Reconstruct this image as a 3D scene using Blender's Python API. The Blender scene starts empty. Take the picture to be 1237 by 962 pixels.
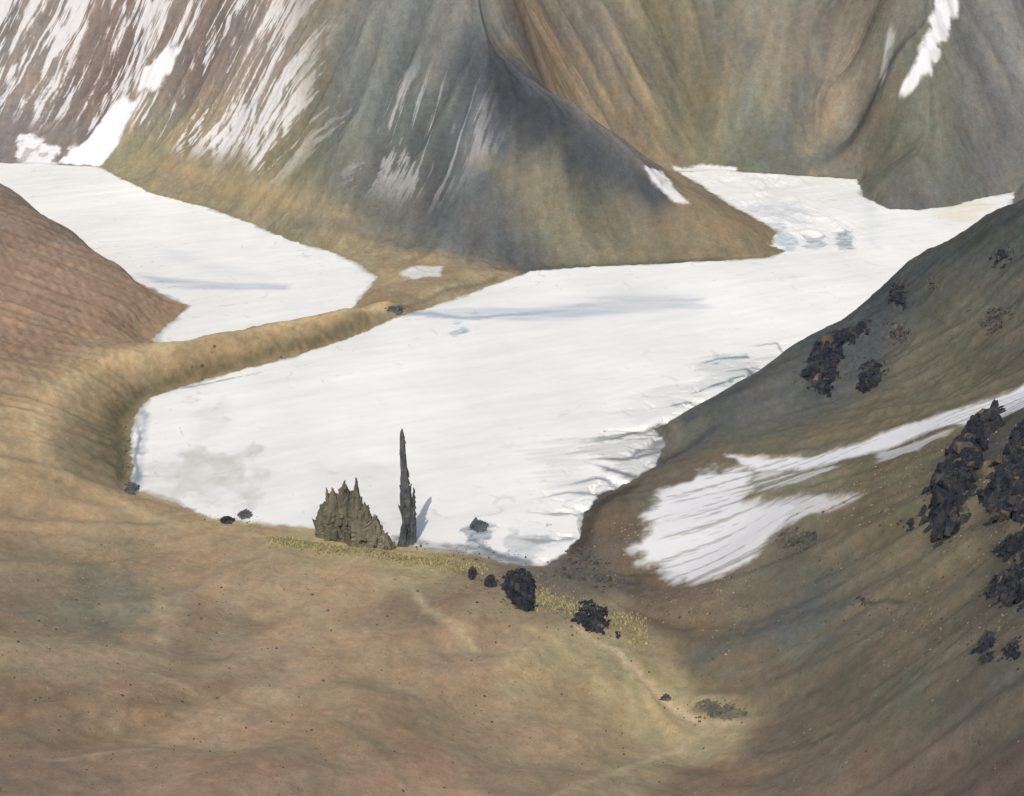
import bpy, math, random
import numpy as np

random.seed(4)
rng = np.random.RandomState(11)
C = bpy.context.scene.collection

# ------------------------------------------------------------------ camera
HC, PITCH, HFOV = 1000.0, math.radians(22.4), math.radians(40.0)
W0, H0 = 1237.0, 962.0
F = (W0 / 2) / math.tan(HFOV / 2)
cp, sp = math.cos(PITCH), math.sin(PITCH)


def ray(px, py):
    a, b = px - W0 / 2, H0 / 2 - py
    return np.array([a, F * cp + b * sp, -F * sp + b * cp])


def at(px, py, z=0.0):
    """world point seen at photo pixel (px, py) if it stands at height z"""
    d = ray(px, py)
    t = (z - HC) / d[2]
    return np.array([d[0] * t, d[1] * t, z])


cam_d = bpy.data.cameras.new('camera')
cam = bpy.data.objects.new('camera', cam_d)
C.objects.link(cam)
cam.location = (0, 0, HC)
cam.rotation_euler = (math.pi / 2 - PITCH, 0, 0)
cam_d.sensor_width = 36
cam_d.lens = 18 / math.tan(HFOV / 2)
cam_d.clip_start = 1
cam_d.clip_end = 60000
bpy.context.scene.camera = cam

# ------------------------------------------------------------------ noise
LAT = rng.rand(256, 256)


def vnoise(x, y):
    xi = np.floor(x).astype(np.int64); yi = np.floor(y).astype(np.int64)
    fx = x - xi; fy = y - yi
    fx = fx * fx * fx * (fx * (fx * 6 - 15) + 10); fy = fy * fy * fy * (fy * (fy * 6 - 15) + 10)
    a = LAT[xi & 255, yi & 255]; b = LAT[(xi + 1) & 255, yi & 255]
    c = LAT[xi & 255, (yi + 1) & 255]; d = LAT[(xi + 1) & 255, (yi + 1) & 255]
    return (a + (b - a) * fx) * (1 - fy) + (c + (d - c) * fx) * fy


def fbm(x, y, o=4, g=.5):
    s = np.zeros_like(x); a = 1.0; t = 0
    for i in range(o):
        s += a * (vnoise(x + 17.3 * i, y + 5.1 * i) - .5) * 2
        t += a; a *= g
        x, y = 2 * (x * .8 - y * .6), 2 * (x * .6 + y * .8)
    return s / t


def ridged(x, y, o=4, g=.5):
    s = np.zeros_like(x); a = 1.0; t = 0
    for i in range(o):
        s += a * (1 - np.abs(vnoise(x + 31.7 * i, y + 9.1 * i) - .5) * 2) ** 2
        t += a; a *= g
        x, y = 2 * (x * .8 - y * .6), 2 * (x * .6 + y * .8)
    return s / t


def sst(a, b, v):
    t = np.clip((v - a) / (b - a), 0, 1)
    return t * t * (3 - 2 * t)


# ------------------------------------------------------------------ control heights
CP = []   # x, y, z, region


def P(reg, *pts):
    for px, py, z in pts:
        p = at(px, py, z); CP.append((p[0], p[1], z, reg))


def hid(reg, px, py, k, z=0.0):
    p = at(px, py, 0); CP.append((p[0] * k, p[1] * k, z, reg))


def col(reg, px, y0, z0, steps):
    """a slope climbing away from the viewer: each step is (photo row, gradient)"""
    p = at(px, y0, z0); CP.append((p[0], p[1], z0, reg))
    z, pp = z0, p
    for y1, g in steps:
        d = ray(px, y1); hx = math.hypot(d[0], d[1]); s = -d[2] / hx
        d0 = math.hypot(pp[0], pp[1])
        dd = (HC - z + g * d0) / (g + s)
        z = z + g * (dd - d0)
        pp = np.array([d[0] / hx * dd, d[1] / hx * dd, z])
        CP.append((pp[0], pp[1], z, reg))


UP = [(-40, .8), (-140, .8)]
col('wall_left', -220, 192, 0, [(150, .45), (60, .7)] + UP)
col('wall_left', -90, 195, 0, [(150, .45), (60, .7)] + UP)
col('wall_left', 27, 197, 0, [(150, .45), (60, .7)] + UP)
col('wall_left', 150, 213, 0, [(150, .42), (60, .7)] + UP)
col('wall_left', 270, 256, 0, [(200, .25), (130, .6), (60, .8)] + UP)
col('wall_left', 400, 314, 0, [(265, .3), (180, .6), (60, .8)] + UP)
col('spur', 500, 312, 10, [(280, .3), (180, .65), (60, .85), (-60, .8)])
col('spur', 600, 324, 5, [(280, .5), (180, .75), (60, .85), (-60, .8)])
col('spur', 550, 322, 8, [(280, .4), (230, .75), (130, .85)])
col('spur', 680, 324, 0, [(250, .6), (122, .8)])
col('spur', 720, 323, 0, [(250, .5), (154, .75)])
col('spur', 760, 322, 0, [(250, .45), (185, .7)])
col('spur', 830, 318, 0, [(275, .35), (236, .55)])
col('spur', 900, 313, 0, [(275, .25)])
col('wall_right', 700, 203, 60, [(120, .55), (60, .7)] + UP)
col('wall_right', 770, 204, 20, [(150, .6), (60, .75)] + UP)
col('wall_right', 850, 203, 0, [(150, .5), (60, .75)] + UP)
col('wall_right', 950, 210, 0, [(150, .55), (60, .75)] + UP)
col('wall_right', 1036, 216, 0, [(150, .6), (60, .8)] + UP)
col('wall_right', 1085, 253, 0, [(200, .6), (60, .85)] + UP)
col('wall_right', 1160, 247, 0, [(190, .7), (60, .85)] + UP)
col('wall_right', 1237, 225, 20, [(180, .7), (60, .8)] + UP)
col('wall_right', 1400, 215, 40, [(150, .7), (60, .8)] + UP)
for x, y, z in [(-3500, 7500, 1500), (-1200, 7500, 1600), (1200, 7500, 1500), (3500, 7500, 1500), (-4500, 5500, 1100), (4500, 5500, 1100)]:
    CP.append((x, y, z, 'wall_left' if x < 0 else 'wall_right'))

# moraine dam round the left end of the glacier
MC = [(600, 334, 8), (540, 350, 16), (470, 364, 24), (420, 372, 32), (380, 380, 38), (330, 390, 44), (260, 402, 50),
      (200, 414, 52), (150, 430, 58), (100, 452, 66), (66, 480, 72), (48, 512, 76), (50, 545, 76), (85, 572, 62), (125, 592, 40)]
P('moraine', *MC)
for px, py, z in MC[2:8]:
    hid('moraine', px, py, 1 - .35 * z / 1000)
P('moraine', (110, 520, 34), (100, 545, 42), (140, 555, 12), (120, 490, 32), (175, 455, 24))
P('flat', (520, 330, 12), (480, 345, 13), (560, 318, 12), (470, 325, 10), (450, 352, 14))
# brown hill on the left
LH = [(27, 238, 150), (90, 282, 105), (160, 328, 55), (222, 368, 10)]
P('hill_left', *LH)
for px, py, z in LH[:3]:
    hid('hill_left', px, py, 1 - .4 * z / 1000)
P('hill_left', (-60, 190, 215), (27, 330, 132), (27, 400, 104), (120, 380, 68), (60, 430, 84), (180, 396, 26), (130, 415, 54), (205, 380, 14),
  (-150, 238, 250), (-200, 400, 200), (-40, 480, 110), (-200, 560, 200))
# ridge on the right of the glacier
RC = [(1400, 200, 520), (1237, 240, 380), (1205, 254, 345), (1175, 274, 310), (1130, 299, 270), (1095, 320, 235), (1065, 355, 195),
      (1030, 381, 165), (970, 409, 120), (940, 431, 98), (890, 462, 68), (840, 490, 45), (790, 512, 24)]
P('ridge_right', *RC)
for px, py, z in RC[1:]:
    hid('ridge_right', px, py, 1 - .35 * z / 1000)
P('ridge_right', (1237, 350, 302), (1150, 400, 222), (1150, 470, 202), (1237, 440, 275), (1050, 430, 150), (1000, 480, 110),
  (950, 510, 85), (900, 520, 66), (860, 545, 50), (820, 560, 36), (1050, 500, 145), (780, 592, 25), (760, 640, 20), (740, 690, 16),
  (735, 620, 16), (1400, 400, 400))
# snow trough
P('trough', (1237, 480, 268), (1150, 505, 223), (1050, 540, 158), (950, 565, 104), (850, 600, 58), (800, 660, 34), (800, 695, 32),
  (870, 650, 62), (1400, 440, 350))
# slope on the right foreground
P('slope_right', (1237, 525, 300), (1150, 545, 255), (1140, 600, 270), (1237, 640, 380), (1237, 760, 430), (1237, 900, 450),
  (1237, 962, 455), (1050, 650, 200), (1050, 750, 230), (1050, 850, 270), (1050, 962, 310), (950, 620, 122), (900, 700, 92),
  (850, 760, 82), (900, 800, 120), (950, 880, 190), (1400, 620, 500), (1400, 800, 560), (1400, 962, 600), (1150, 750, 330))
# foreground hill and gully
P('hill_front', (870, 880, 132), (780, 830, 95), (700, 740, 50), (680, 702, 16), (850, 962, 225), (720, 950, 205), (600, 962, 255),
  (640, 760, 78), (560, 725, 60), (450, 700, 52), (350, 690, 52), (250, 680, 62), (150, 660, 76), (60, 640, 95), (20, 600, 98),
  (27, 962, 365), (150, 900, 300), (300, 962, 335), (300, 850, 215), (450, 850, 190), (450, 962, 290), (100, 780, 212),
  (300, 770, 140), (550, 850, 152), (150, 720, 130), (460, 760, 105), (-200, 700, 300), (-200, 962, 450))
for x, y, z in [(0, 500, 450), (0, 150, 620), (-700, 400, 640), (700, 400, 700), (-1500, 800, 750), (1500, 800, 900), (0, -500, 800), (-1500, -500, 900), (1500, -500, 1000)]:
    CP.append((x, y, z, 'hill_front'))

# glacier outlines in plan, on the ice level
ICE = [at(*p)[:2] for p in [
    (158, 592), (160, 560), (159, 520), (167, 494), (185, 480), (215, 470), (290, 448), (360, 431), (420, 409), (470, 387), (500, 377),
    (545, 363), (600, 342), (640, 328), (720, 323), (800, 320), (870, 316), (925, 311), (948, 303), (930, 296), (938, 280), (905, 260),
    (880, 246), (850, 226), (818, 208), (860, 204), (900, 207), (960, 211), (1036, 216), (1044, 238), (1075, 252), (1110, 253),
    (1150, 248), (1180, 240), (1225, 232)]]
for px, py, z in [(1230, 238, 380)] + RC[2:]:
    k = 1 - .35 * z / 1000
    ICE.append(at(px, py)[:2] * k)
ICE += [at(*p)[:2] for p in [(800, 535), (792, 562), (762, 582), (722, 598), (705, 622), (700, 645), (684, 668), (655, 684), (620, 681),
                             (560, 668), (490, 660), (430, 646), (380, 640), (300, 631), (255, 626), (205, 606)]]
ARM = [at(*p)[:2] for p in [(-40, 197), (27, 198), (120, 201), (140, 212), (185, 234), (250, 250), (300, 268), (350, 290), (395, 302), (432, 318), (455, 335), (445, 352)]]
for px, py, z in MC[3:8]:
    ARM.append(at(px, py)[:2] * (1 - .35 * z / 1000))
ARM += [at(*p)[:2] for p in [(183, 410), (205, 390), (228, 369)]]
for px, py, z in LH[2::-1] + [(-45, 208, 190)]:
    ARM.append(at(px, py)[:2] * (1 - .4 * z / 1000))
ICE = np.array(ICE); ARM = np.array(ARM)
for poly, n in ((ICE, 'ice'), (ARM, 'ice')):
    for i, p in enumerate(poly):
        q = poly[(i + 1) % len(poly)]
        CP.append((p[0], p[1], 0, n))
        L = np.hypot(*(q - p)); m = int(L / 160)
        for k in range(1, m + 1):
            r = p + (q - p) * k / (m + 1); CP.append((r[0], r[1], 0, n))
for p in [(300, 520), (400, 480), (500, 440), (600, 400), (700, 360), (800, 350), (900, 340), (980, 320), (1050, 290), (600, 500), (700, 450),
          (800, 420), (900, 390), (450, 560), (560, 600), (1000, 250), (640, 560), (250, 560), (100, 240), (220, 290), (320, 330), (-80, 220)]:
    q = at(*p); CP.append((q[0], q[1], 0, 'ice'))

# remove near-duplicate controls, then solve a multiquadric surface through them
keep = []
for c in CP:
    if all((c[0] - k[0]) ** 2 + (c[1] - k[1]) ** 2 > 14 ** 2 for k in keep):
        keep.append(c)
CP = keep
cx = np.array([c[0] for c in CP]); cy = np.array([c[1] for c in CP]); cz = np.array([c[2] for c in CP])
CC = 45.0


def phi(dx, dy):
    return np.sqrt(dx * dx + dy * dy + CC * CC)


n = len(CP)
A = np.zeros((n + 3, n + 3))
A[:n, :n] = phi(cx[:, None] - cx[None], cy[:, None] - cy[None]) + np.eye(n) * -2.0
A[:n, n] = 1; A[:n, n + 1] = cx / 1000; A[:n, n + 2] = cy / 1000
A[n:, :n] = A[:n, n:].T
wts = np.linalg.solve(A, np.r_[cz, 0, 0, 0])


def rbf(x, y):
    s = wts[n] + wts[n + 1] * x / 1000 + wts[n + 2] * y / 1000
    for i in range(n):
        s = s + wts[i] * phi(x - cx[i], y - cy[i])
    return s


def sdf(x, y, poly):
    """signed distance to a polygon, negative inside"""
    d2 = np.full(x.shape, 1e18); ins = np.zeros(x.shape, bool)
    m = len(poly)
    for i in range(m):
        ax, ay = poly[i]; bx, by = poly[(i + 1) % m]
        ex, ey = bx - ax, by - ay
        t = np.clip(((x - ax) * ex + (y - ay) * ey) / (ex * ex + ey * ey + 1e-9), 0, 1)
        d2 = np.minimum(d2, (x - ax - t * ex) ** 2 + (y - ay - t * ey) ** 2)
        c = ((ay > y) != (by > y)) & (x < (bx - ax) * (y - ay) / (by - ay + 1e-12) + ax)
        ins ^= c
    d = np.sqrt(d2)
    return np.where(ins, -d, d)


# coarse raster of the smooth land for fall lines
RX0, RY0, RS = -4200.0, -200.0, 40.0
rx = np.arange(RX0, 4240, RS); ry = np.arange(RY0, 9000, RS)
GX, GY = np.meshgrid(rx, ry, indexing='ij')
RZ = rbf(GX, GY)
gx, gy = np.gradient(RZ, RS)
gl = np.sqrt(gx * gx + gy * gy) + 1e-6
gx, gy = gx / gl, gy / gl


def bil(Fd, x, y):
    u = np.clip((x - RX0) / RS, 0, Fd.shape[0] - 1.01); v = np.clip((y - RY0) / RS, 0, Fd.shape[1] - 1.01)
    i = u.astype(int); j = v.astype(int); u = u - i; v = v - j
    return (Fd[i, j] * (1 - u) + Fd[i + 1, j] * u) * (1 - v) + (Fd[i, j + 1] * (1 - u) + Fd[i + 1, j + 1] * u) * v


GG = np.stack([gx, gy], -1)


def bil2(x, y):
    u = np.clip((x - RX0) / RS, 0, GG.shape[0] - 1.01); v = np.clip((y - RY0) / RS, 0, GG.shape[1] - 1.01)
    i = u.astype(int); j = v.astype(int); u = (u - i)[:, None]; v = (v - j)[:, None]
    return (GG[i, j] * (1 - u) + GG[i + 1, j] * u) * (1 - v) + (GG[i, j + 1] * (1 - u) + GG[i + 1, j + 1] * u) * v


def falls(x, y, specs, h=24.0):
    """noises smeared down the fall line (gullies, rills); specs: (size, half length in steps, seed)"""
    out = [vnoise(x / sz + sd_, y / sz + sd_ * 1.7) - .5 for sz, m_, sd_ in specs]
    mm = max(m_ for _, m_, _ in specs)
    for sg in (1, -1):
        px, py = x.copy(), y.copy()
        for k in range(mm):
            g = bil2(px, py)
            px += sg * g[:, 0] * h; py += sg * g[:, 1] * h
            for o_, (sz, m_, sd_) in enumerate(specs):
                if k < m_:
                    out[o_] += vnoise(px / sz + sd_, py / sz + sd_ * 1.7) - .5
    g = bil2(x, y); sure = sst(.75, .98, np.hypot(g[:, 0], g[:, 1]))     # fade where fall lines part
    return [sure * o_ / (2 * m_ + 1) for o_, (sz, m_, sd_) in zip(out, specs)]


SPEC = [(70, 9, 3), (24, 5, 9), (55, 7, 21), (13, 3, 30)]
ICEL = lambda x, y: 4 * fbm(x / 420, y / 420, 3) + 1.8 * fbm((x * .88 + y * .47) / 150, (-x * .47 + y * .88) / 42, 4)


def surface(x, y, base=None):
    """height and the fields the colours need"""
    base = rbf(x, y) if base is None else base
    wob = 5 * fbm(x / 45, y / 45, 3) + 5 * fbm(x / 14, y / 14, 2)
    s1 = sdf(x, y, ICE); s2 = sdf(x, y, ARM)
    sd = np.minimum(s1, s2)
    edge = sd + wob * sst(0, 2500, y) * .9
    icez = ICEL(x, y)
    # how rough each part of the land is
    back = sst(3300, 3700, y) * sst(20, 220, base)
    back = np.maximum(back, sst(3900, 4300, y) * sst(5, 120, base))
    f1, f2, f3, f4 = falls(x, y, SPEC)
    gl_ = (f1 * 110 + f2 * 46) * (1 - .5 * sst(-100, 250, x))
    mor = np.exp(-((x + 560) ** 2) / 9e5) * sst(2000, 2200, y) * (1 - sst(3100, 3300, y))
    land = base + back * (gl_ + 12 * fbm(x / 90, y / 90, 4))
    rr = sst(30, 200, base) * (1 - back) * sst(150, 500, x)
    land += rr * (sst(1700, 2000, y) * 14 * (ridged(x / 110, y / 70, 5, .6) - .5)) + rr * f2 * 30 * sst(0, 60, sd)
    fr = (1 - sst(1900, 2200, y))
    land += fr * sst(0, 120, sd) * (11 * fbm(x / 190, y / 190, 3, .5) + 1.1 * fbm(x / 26, y / 60, 3) + 34 * f3 + 7 * f2)
    land += (1 - fr) * (1 - back) * sst(0, 60, sd) * (2.5 * fbm(x / 60, y / 60, 4))
    land += (fbm(x / 13, y / 26, 3) * .4) * sst(0, 30, sd)
    land += (1 - fr) * (1 - back) * (f2 * 20 + f4 * 9) * sst(0, 30, sd) * sst(500, 100, x)
    lo = icez + .12 * np.clip(edge, 0, 60)
    land = np.maximum(land, lo)
    w = sst(0, 1, edge / (26 + 70 * sst(-650, -850, x) * sst(3400, 2900, y)))
    z = np.where(edge <= 0, icez, icez * (1 - w) + land * w)
    ice_fall = sst(3350, 3600, y) * sst(350, 700, x) * (1 - sst(4300, 4500, y)) * sst(0, -40, s1)
    z = z + np.where(edge <= 0, ice_fall * 16 * (ridged(x / 60, y / 140, 4) - .5) * sst(-.3, .3, fbm(x / 200, y / 200, 2)), 0)
    # crevassed, broken ice along the right shore
    cv = np.exp(-(np.maximum(s1 * -1, 0) / 70) ** 2) * sst(-100, 200, x) * (1 - sst(2600, 2900, y))
    z = z - np.where(edge <= 0, cv * 9 * sst(.62, .85, ridged(x / 70 + y / 160, y / 26, 3)), 0)
    return z, base, edge, s1, s2, f1, f2, back, cv, f4


# ------------------------------------------------------------------ the sheet of land
az = np.r_[np.linspace(-38, -24.6, 70, endpoint=False), np.linspace(-24.6, 24.6, 1140), np.linspace(24.6, 38, 71)[1:]]
az = np.radians(az)
dist = np.r_[np.geomspace(120, 700, 50, endpoint=False), np.geomspace(700, 3250, 760, endpoint=False),
             np.linspace(3250, 5000, 500, endpoint=False), np.linspace(5000, 6000, 200, endpoint=False), np.geomspace(6000, 9000, 40)]
DA, DD = np.meshgrid(az, dist, indexing='ij')
X = (DD * np.sin(DA)).ravel(); Y = (DD * np.cos(DA)).ravel()
NA, ND = len(az), len(dist)


def up(vals, ia, jd):
    """bilinear spread of values known on every ia-th / jd-th line of the sheet"""
    fa = np.arange(NA) / ia; fd = np.arange(ND) / jd
    i = np.minimum(fa.astype(int), vals.shape[0] - 2); j = np.minimum(fd.astype(int), vals.shape[1] - 2)
    u = (fa - i)[:, None]; v = (fd - j)[None]
    if vals.ndim == 3:
        u = u[..., None]; v = v[..., None]
    r0 = vals[i] * (1 - u) + vals[i + 1] * u
    return r0[:, j] * (1 - v) + r0[:, j + 1] * v


def coarse(k):
    ii = np.arange(0, NA + k, k); jj = np.arange(0, ND + k, k)
    a_ = np.interp(ii, np.arange(NA), az); d_ = np.interp(jj, np.arange(ND), dist)
    a_[ii >= NA] = az[-1] + (ii[ii >= NA] - NA + 1) * (az[-1] - az[-2]); d_[jj >= ND] = dist[-1] + (jj[jj >= ND] - ND + 1) * (dist[-1] - dist[-2])
    A_, D_ = np.meshgrid(a_, d_, indexing='ij')
    return A_.shape, (D_ * np.sin(A_)).ravel(), (D_ * np.cos(A_)).ravel()


shp, CX, CY = coarse(2)
base0 = up(rbf(CX, CY).reshape(shp), 2, 2).ravel()
Z, base, edge, s1, s2, f1, f2, back, cv, f4 = surface(X, Y, base0)
Z2 = Z.reshape(NA, ND)


def land_height(x, y):
    """height of the finished sheet"""
    a_ = np.arctan2(x, y); d_ = np.hypot(x, y)
    fa = np.clip(np.interp(a_, az, np.arange(NA)), 0, NA - 1.001); fd = np.clip(np.interp(d_, dist, np.arange(ND)), 0, ND - 1.001)
    i = fa.astype(int); j = fd.astype(int); u = fa - i; v = fd - j
    return (Z2[i, j] * (1 - u) + Z2[i + 1, j] * u) * (1 - v) + (Z2[i, j + 1] * (1 - u) + Z2[i + 1, j + 1] * u) * v


def ground(px, py):
    """point of the finished land seen along a line of sight"""
    d = ray(px, py)
    t = np.linspace(.12, 5.0, 4000) * 1000 / math.hypot(d[0], d[1])
    X_, Y_, Z_ = d[0] * t, d[1] * t, HC + d[2] * t
    zz = land_height(X_, Y_)
    h = np.where((Z_ < zz) & (t * math.hypot(d[0], d[1]) > 300))[0]
    i = h[0] if len(h) else len(t) - 1
    return np.array([X_[i], Y_[i], zz[i]])


# ------------------------------------------------------------------ ground colours
def lin(h):
    v = np.array([int(h[i:i + 2], 16) / 255 for i in (0, 2, 4)])
    return np.where(v <= .04045, v / 12.92, ((v + .055) / 1.055) ** 2.4)


def ground_tone(h, px, py):
    """base colour of a patch of ground, part of its shading included; neighbouring patches are pulled towards each other"""
    c = lin(h)
    if py > 590 and px < 900:
        return c * .62 + .38 * lin('998268') * (c.mean() / lin('998268').mean())
    if py > 590:
        return c * .7 + .3 * lin('6f6657') * (c.mean() / lin('6f6657').mean())
    if py > 330 and px < 470:
        return c * .74 + .26 * lin('9c8a76') * (c.mean() / lin('9c8a76').mean())
    return c * .9 + .1 * c.mean()


COL = [  # ground colours with part of the slopes' light and shade mixed in
    # foreground hill
    (60, 620, 'a08768'), (60, 700, '8f8069'), (130, 720, '82806c'), (120, 790, '9a856b'), (40, 860, '8e7560'), (60, 940, '8f7563'),
    (200, 680, '9c8466'), (240, 760, '8c7660'), (200, 840, '957c60'), (280, 870, 'a18468'), (260, 940, '9c7a64'), (330, 700, 'a28a6a'),
    (380, 660, 'a39468'), (300, 650, 'a18a66'), (420, 700, 'a68d6c'), (360, 790, '9b8166'), (420, 860, '9a7f62'), (480, 790, '9f8566'),
    (510, 740, '8b7662'), (490, 690, '9c9068'), (560, 790, '98806a'), (560, 860, '9a8266'), (500, 930, '9c7c66'), (620, 940, '98806a'),
    (640, 800, '9c8a68'), (700, 790, '98906c'), (600, 750, '8c7c62'), (650, 740, '8e8468'), (700, 840, '9a8864'), (690, 700, '6e7068'),
    (720, 730, '8a8468'), (770, 790, '8f8766'), (790, 840, 'a29a70'), (830, 890, 'a89c74'), (860, 875, 'a49870'), (770, 920, '9a8a6c'),
    (710, 945, 'a08a6c'), (640, 900, '9c8468'), (860, 945, '86705e'),
    # right slope
    (800, 740, '746a58'), (850, 720, '75695a'), (900, 690, '706858'), (860, 780, '6c6454'), (930, 740, '6c665a'), (960, 700, '646660'),
    (900, 830, '756a58'), (950, 880, '76695a'), (1000, 820, '706858'), (1000, 930, '7c6a5c'), (1050, 700, '6e6656'), (1060, 780, '746856'),
    (1100, 850, '706a5a'), (1120, 930, '7a685c'), (1160, 720, '766c56'), (1180, 830, '6c665c'), (1220, 930, '725f58'), (1000, 660, '6e6450'),
    (1070, 620, '6c644e'), (950, 590, '7c7660'), (1100, 560, '706850'), (1190, 560, '5a564c'), (1210, 600, '6c624c'), (1220, 700, '5e5c54'),
    (1120, 660, '7c7258'), (1230, 540, '4c4c4a'), (980, 740, '5e6464'), (1200, 880, '6e645a'),
    # right ridge
    (1220, 290, '484c4e'), (1180, 300, '54564f'), (1140, 320, '565850'), (1200, 350, '66665c'), (1100, 350, '4c5052'), (1150, 380, '6c6858'), (1210, 420, '6c6658'),
    (1120, 420, '706a56'), (1060, 380, '4e5456'), (1040, 420, '585a5c'), (1090, 460, '6c6654'), (1160, 460, '706854'), (1000, 420, '545a5e'),
    (990, 470, '5c5e60'), (950, 450, '686860'), (920, 480, '6a6a66'), (960, 500, '66645c'), (900, 510, '62645f'), (860, 510, '64665e'),
    (1020, 510, '746a54'), (940, 530, '746c56'), (1050, 500, '706852'), (860, 540, '746854'), (820, 540, '706a5c'), (820, 570, '74685a'),
    (770, 590, '706858'), (740, 620, '6c6456'), (760, 660, '706454'), (730, 690, '5c6064'), (700, 680, '5c6264'), (770, 700, '6e6452'),
    # moraine and its inner wall
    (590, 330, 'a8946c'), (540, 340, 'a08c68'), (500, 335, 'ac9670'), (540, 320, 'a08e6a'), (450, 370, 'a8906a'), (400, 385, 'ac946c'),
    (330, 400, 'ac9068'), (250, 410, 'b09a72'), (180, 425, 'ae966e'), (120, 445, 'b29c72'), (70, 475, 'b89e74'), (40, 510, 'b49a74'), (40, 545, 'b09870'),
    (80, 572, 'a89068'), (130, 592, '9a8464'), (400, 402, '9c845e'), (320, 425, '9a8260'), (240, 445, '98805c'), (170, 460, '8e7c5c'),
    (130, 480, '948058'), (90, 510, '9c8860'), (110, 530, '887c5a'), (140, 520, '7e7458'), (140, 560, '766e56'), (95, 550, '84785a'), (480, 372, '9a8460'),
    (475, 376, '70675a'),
    # left hill
    (40, 270, '8c7666'), (40, 340, '987c68'), (100, 320, '957a66'), (100, 380, '9c7e68'), (170, 350, '987c66'), (50, 420, '9c8068'),
    (150, 395, '9c8068'), (210, 370, '9e8468'), (30, 450, '9e846a'), (110, 420, 'a2886a'),
    # terrace and left wall
    (170, 190, '9a9270'), (220, 200, '9e9070'), (300, 220, '988c6c'), (360, 250, '8c846a'), (300, 245, '9c8f70'), (400, 280, '928868'),
    (480, 300, '9e8c68'), (430, 295, 'a09070'), (340, 200, '908a70'), (260, 160, '8e8474'), (200, 110, '94847c'), (100, 100, '907c72'),
    (50, 90, '948880'), (60, 150, '8a807c'), (300, 100, '94847a'), (370, 90, '908878'), (360, 160, '8a8468'), (400, 220, '788070'),
    (430, 130, '7a8078'), (440, 200, '74787a'), (420, 90, '80827e'), (240, 75, '80706a'), (560, 80, '74787a'), (500, 90, '787c7c'),
    # spur
    (500, 150, '74786c'), (540, 200, '6c7274'), (490, 240, '707468'), (440, 250, '6e7470'), (560, 270, '6a7078'), (600, 210, '6c7274'),
    (600, 280, '6c706c'), (620, 110, '666c78'), (610, 160, '6c7478'), (660, 130, '6c7078'), (660, 200, '7a7c6c'), (640, 240, '847e68'),
    (680, 260, '827c66'), (720, 220, '74766c'), (740, 270, '7e7a64'), (700, 300, '84806a'), (640, 305, '787668'), (790, 280, '8a8068'),
    (780, 240, '726e66'), (850, 290, '968468'), (860, 250, '9c8668'), (900, 280, 'a08868'), (830, 300, '8c8468'), (915, 300, '948a68'),
    (720, 175, '6a6c70'),
    # right wall
    (640, 75, '8c7e74'), (660, 100, '9a846c'), (720, 80, '887e70'), (720, 140, '968670'), (760, 170, 'a0886a'), (690, 112, 'a0886c'), (740, 150, '9e8a6a'), (790, 195, 'a08c6c'),
    (780, 100, '8e8470'), (830, 90, '8c8268'), (820, 150, '8e886c'), (850, 180, '868468'), (900, 110, '84806c'), (900, 170, '7a7e70'), (950, 100, '80786c'),
    (960, 180, '70746e'), (920, 195, '787e6a'), (1000, 130, '948670'), (1010, 80, '8e8478'), (1060, 100, '7c7a70'), (1020, 190, '7c7670'),
    (1080, 200, '727660'), (1100, 160, '787a64'), (1130, 120, '787468'), (1180, 100, '747470'), (1220, 150, '747474'), (1150, 200, '6c7066'),
    (1100, 232, '6c6c6c'), (1200, 210, '747470'), (1190, 60, '727474'), (1220, 80, '787878'), (900, 40, '807c70'), (300, 20, '8c8078'), (600, 20, '7c7c78'), (1000, 20, '807a70'),
]
GAIN = 1.0
shp, CX, CY = coarse(5)


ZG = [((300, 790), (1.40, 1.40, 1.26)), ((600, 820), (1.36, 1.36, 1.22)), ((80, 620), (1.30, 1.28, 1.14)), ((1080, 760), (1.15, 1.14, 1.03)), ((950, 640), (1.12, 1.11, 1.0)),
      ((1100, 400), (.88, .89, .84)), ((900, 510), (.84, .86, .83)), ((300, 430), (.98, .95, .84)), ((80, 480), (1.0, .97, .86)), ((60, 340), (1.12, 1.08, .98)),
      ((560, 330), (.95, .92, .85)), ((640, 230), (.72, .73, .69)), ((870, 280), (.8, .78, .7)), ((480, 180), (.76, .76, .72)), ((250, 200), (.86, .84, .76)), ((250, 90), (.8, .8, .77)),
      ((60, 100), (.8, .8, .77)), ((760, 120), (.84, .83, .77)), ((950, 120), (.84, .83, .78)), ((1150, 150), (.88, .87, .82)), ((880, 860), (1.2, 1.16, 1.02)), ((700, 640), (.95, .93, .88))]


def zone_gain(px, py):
    """colour gain that corrects how each part of the valley is lit, eased between parts"""
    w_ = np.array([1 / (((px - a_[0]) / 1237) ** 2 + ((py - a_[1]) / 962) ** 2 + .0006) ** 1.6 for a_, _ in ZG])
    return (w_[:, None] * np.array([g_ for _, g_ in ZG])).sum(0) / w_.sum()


num = np.zeros((len(CX), 3)); den = np.zeros(len(CX))
for px, py, h in COL:
    g = ground(px, py)
    dd = math.hypot(g[0], g[1])
    # the footprint of a sample is longer away from the viewer, as slopes are foreshortened
    sx = 26 * dd / F; sy = sx * (1.3 if g[2] > 60 and dd > 3000 else 2.0)
    w = np.exp(-.5 * (((CX - g[0]) / sx) ** 2 + ((CY - g[1]) / sy) ** 2)) + 1e-3 / (1 + ((CX - g[0]) ** 2 + (CY - g[1]) ** 2) / (60 * sx * sx)) ** 2
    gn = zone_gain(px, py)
    num += w[:, None] * ground_tone(h, px, py) * gn; den += w
col_ = up((num / den[:, None]).reshape(shp + (3,)), 5, 5).reshape(-1, 3)
col_ *= GAIN


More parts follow.
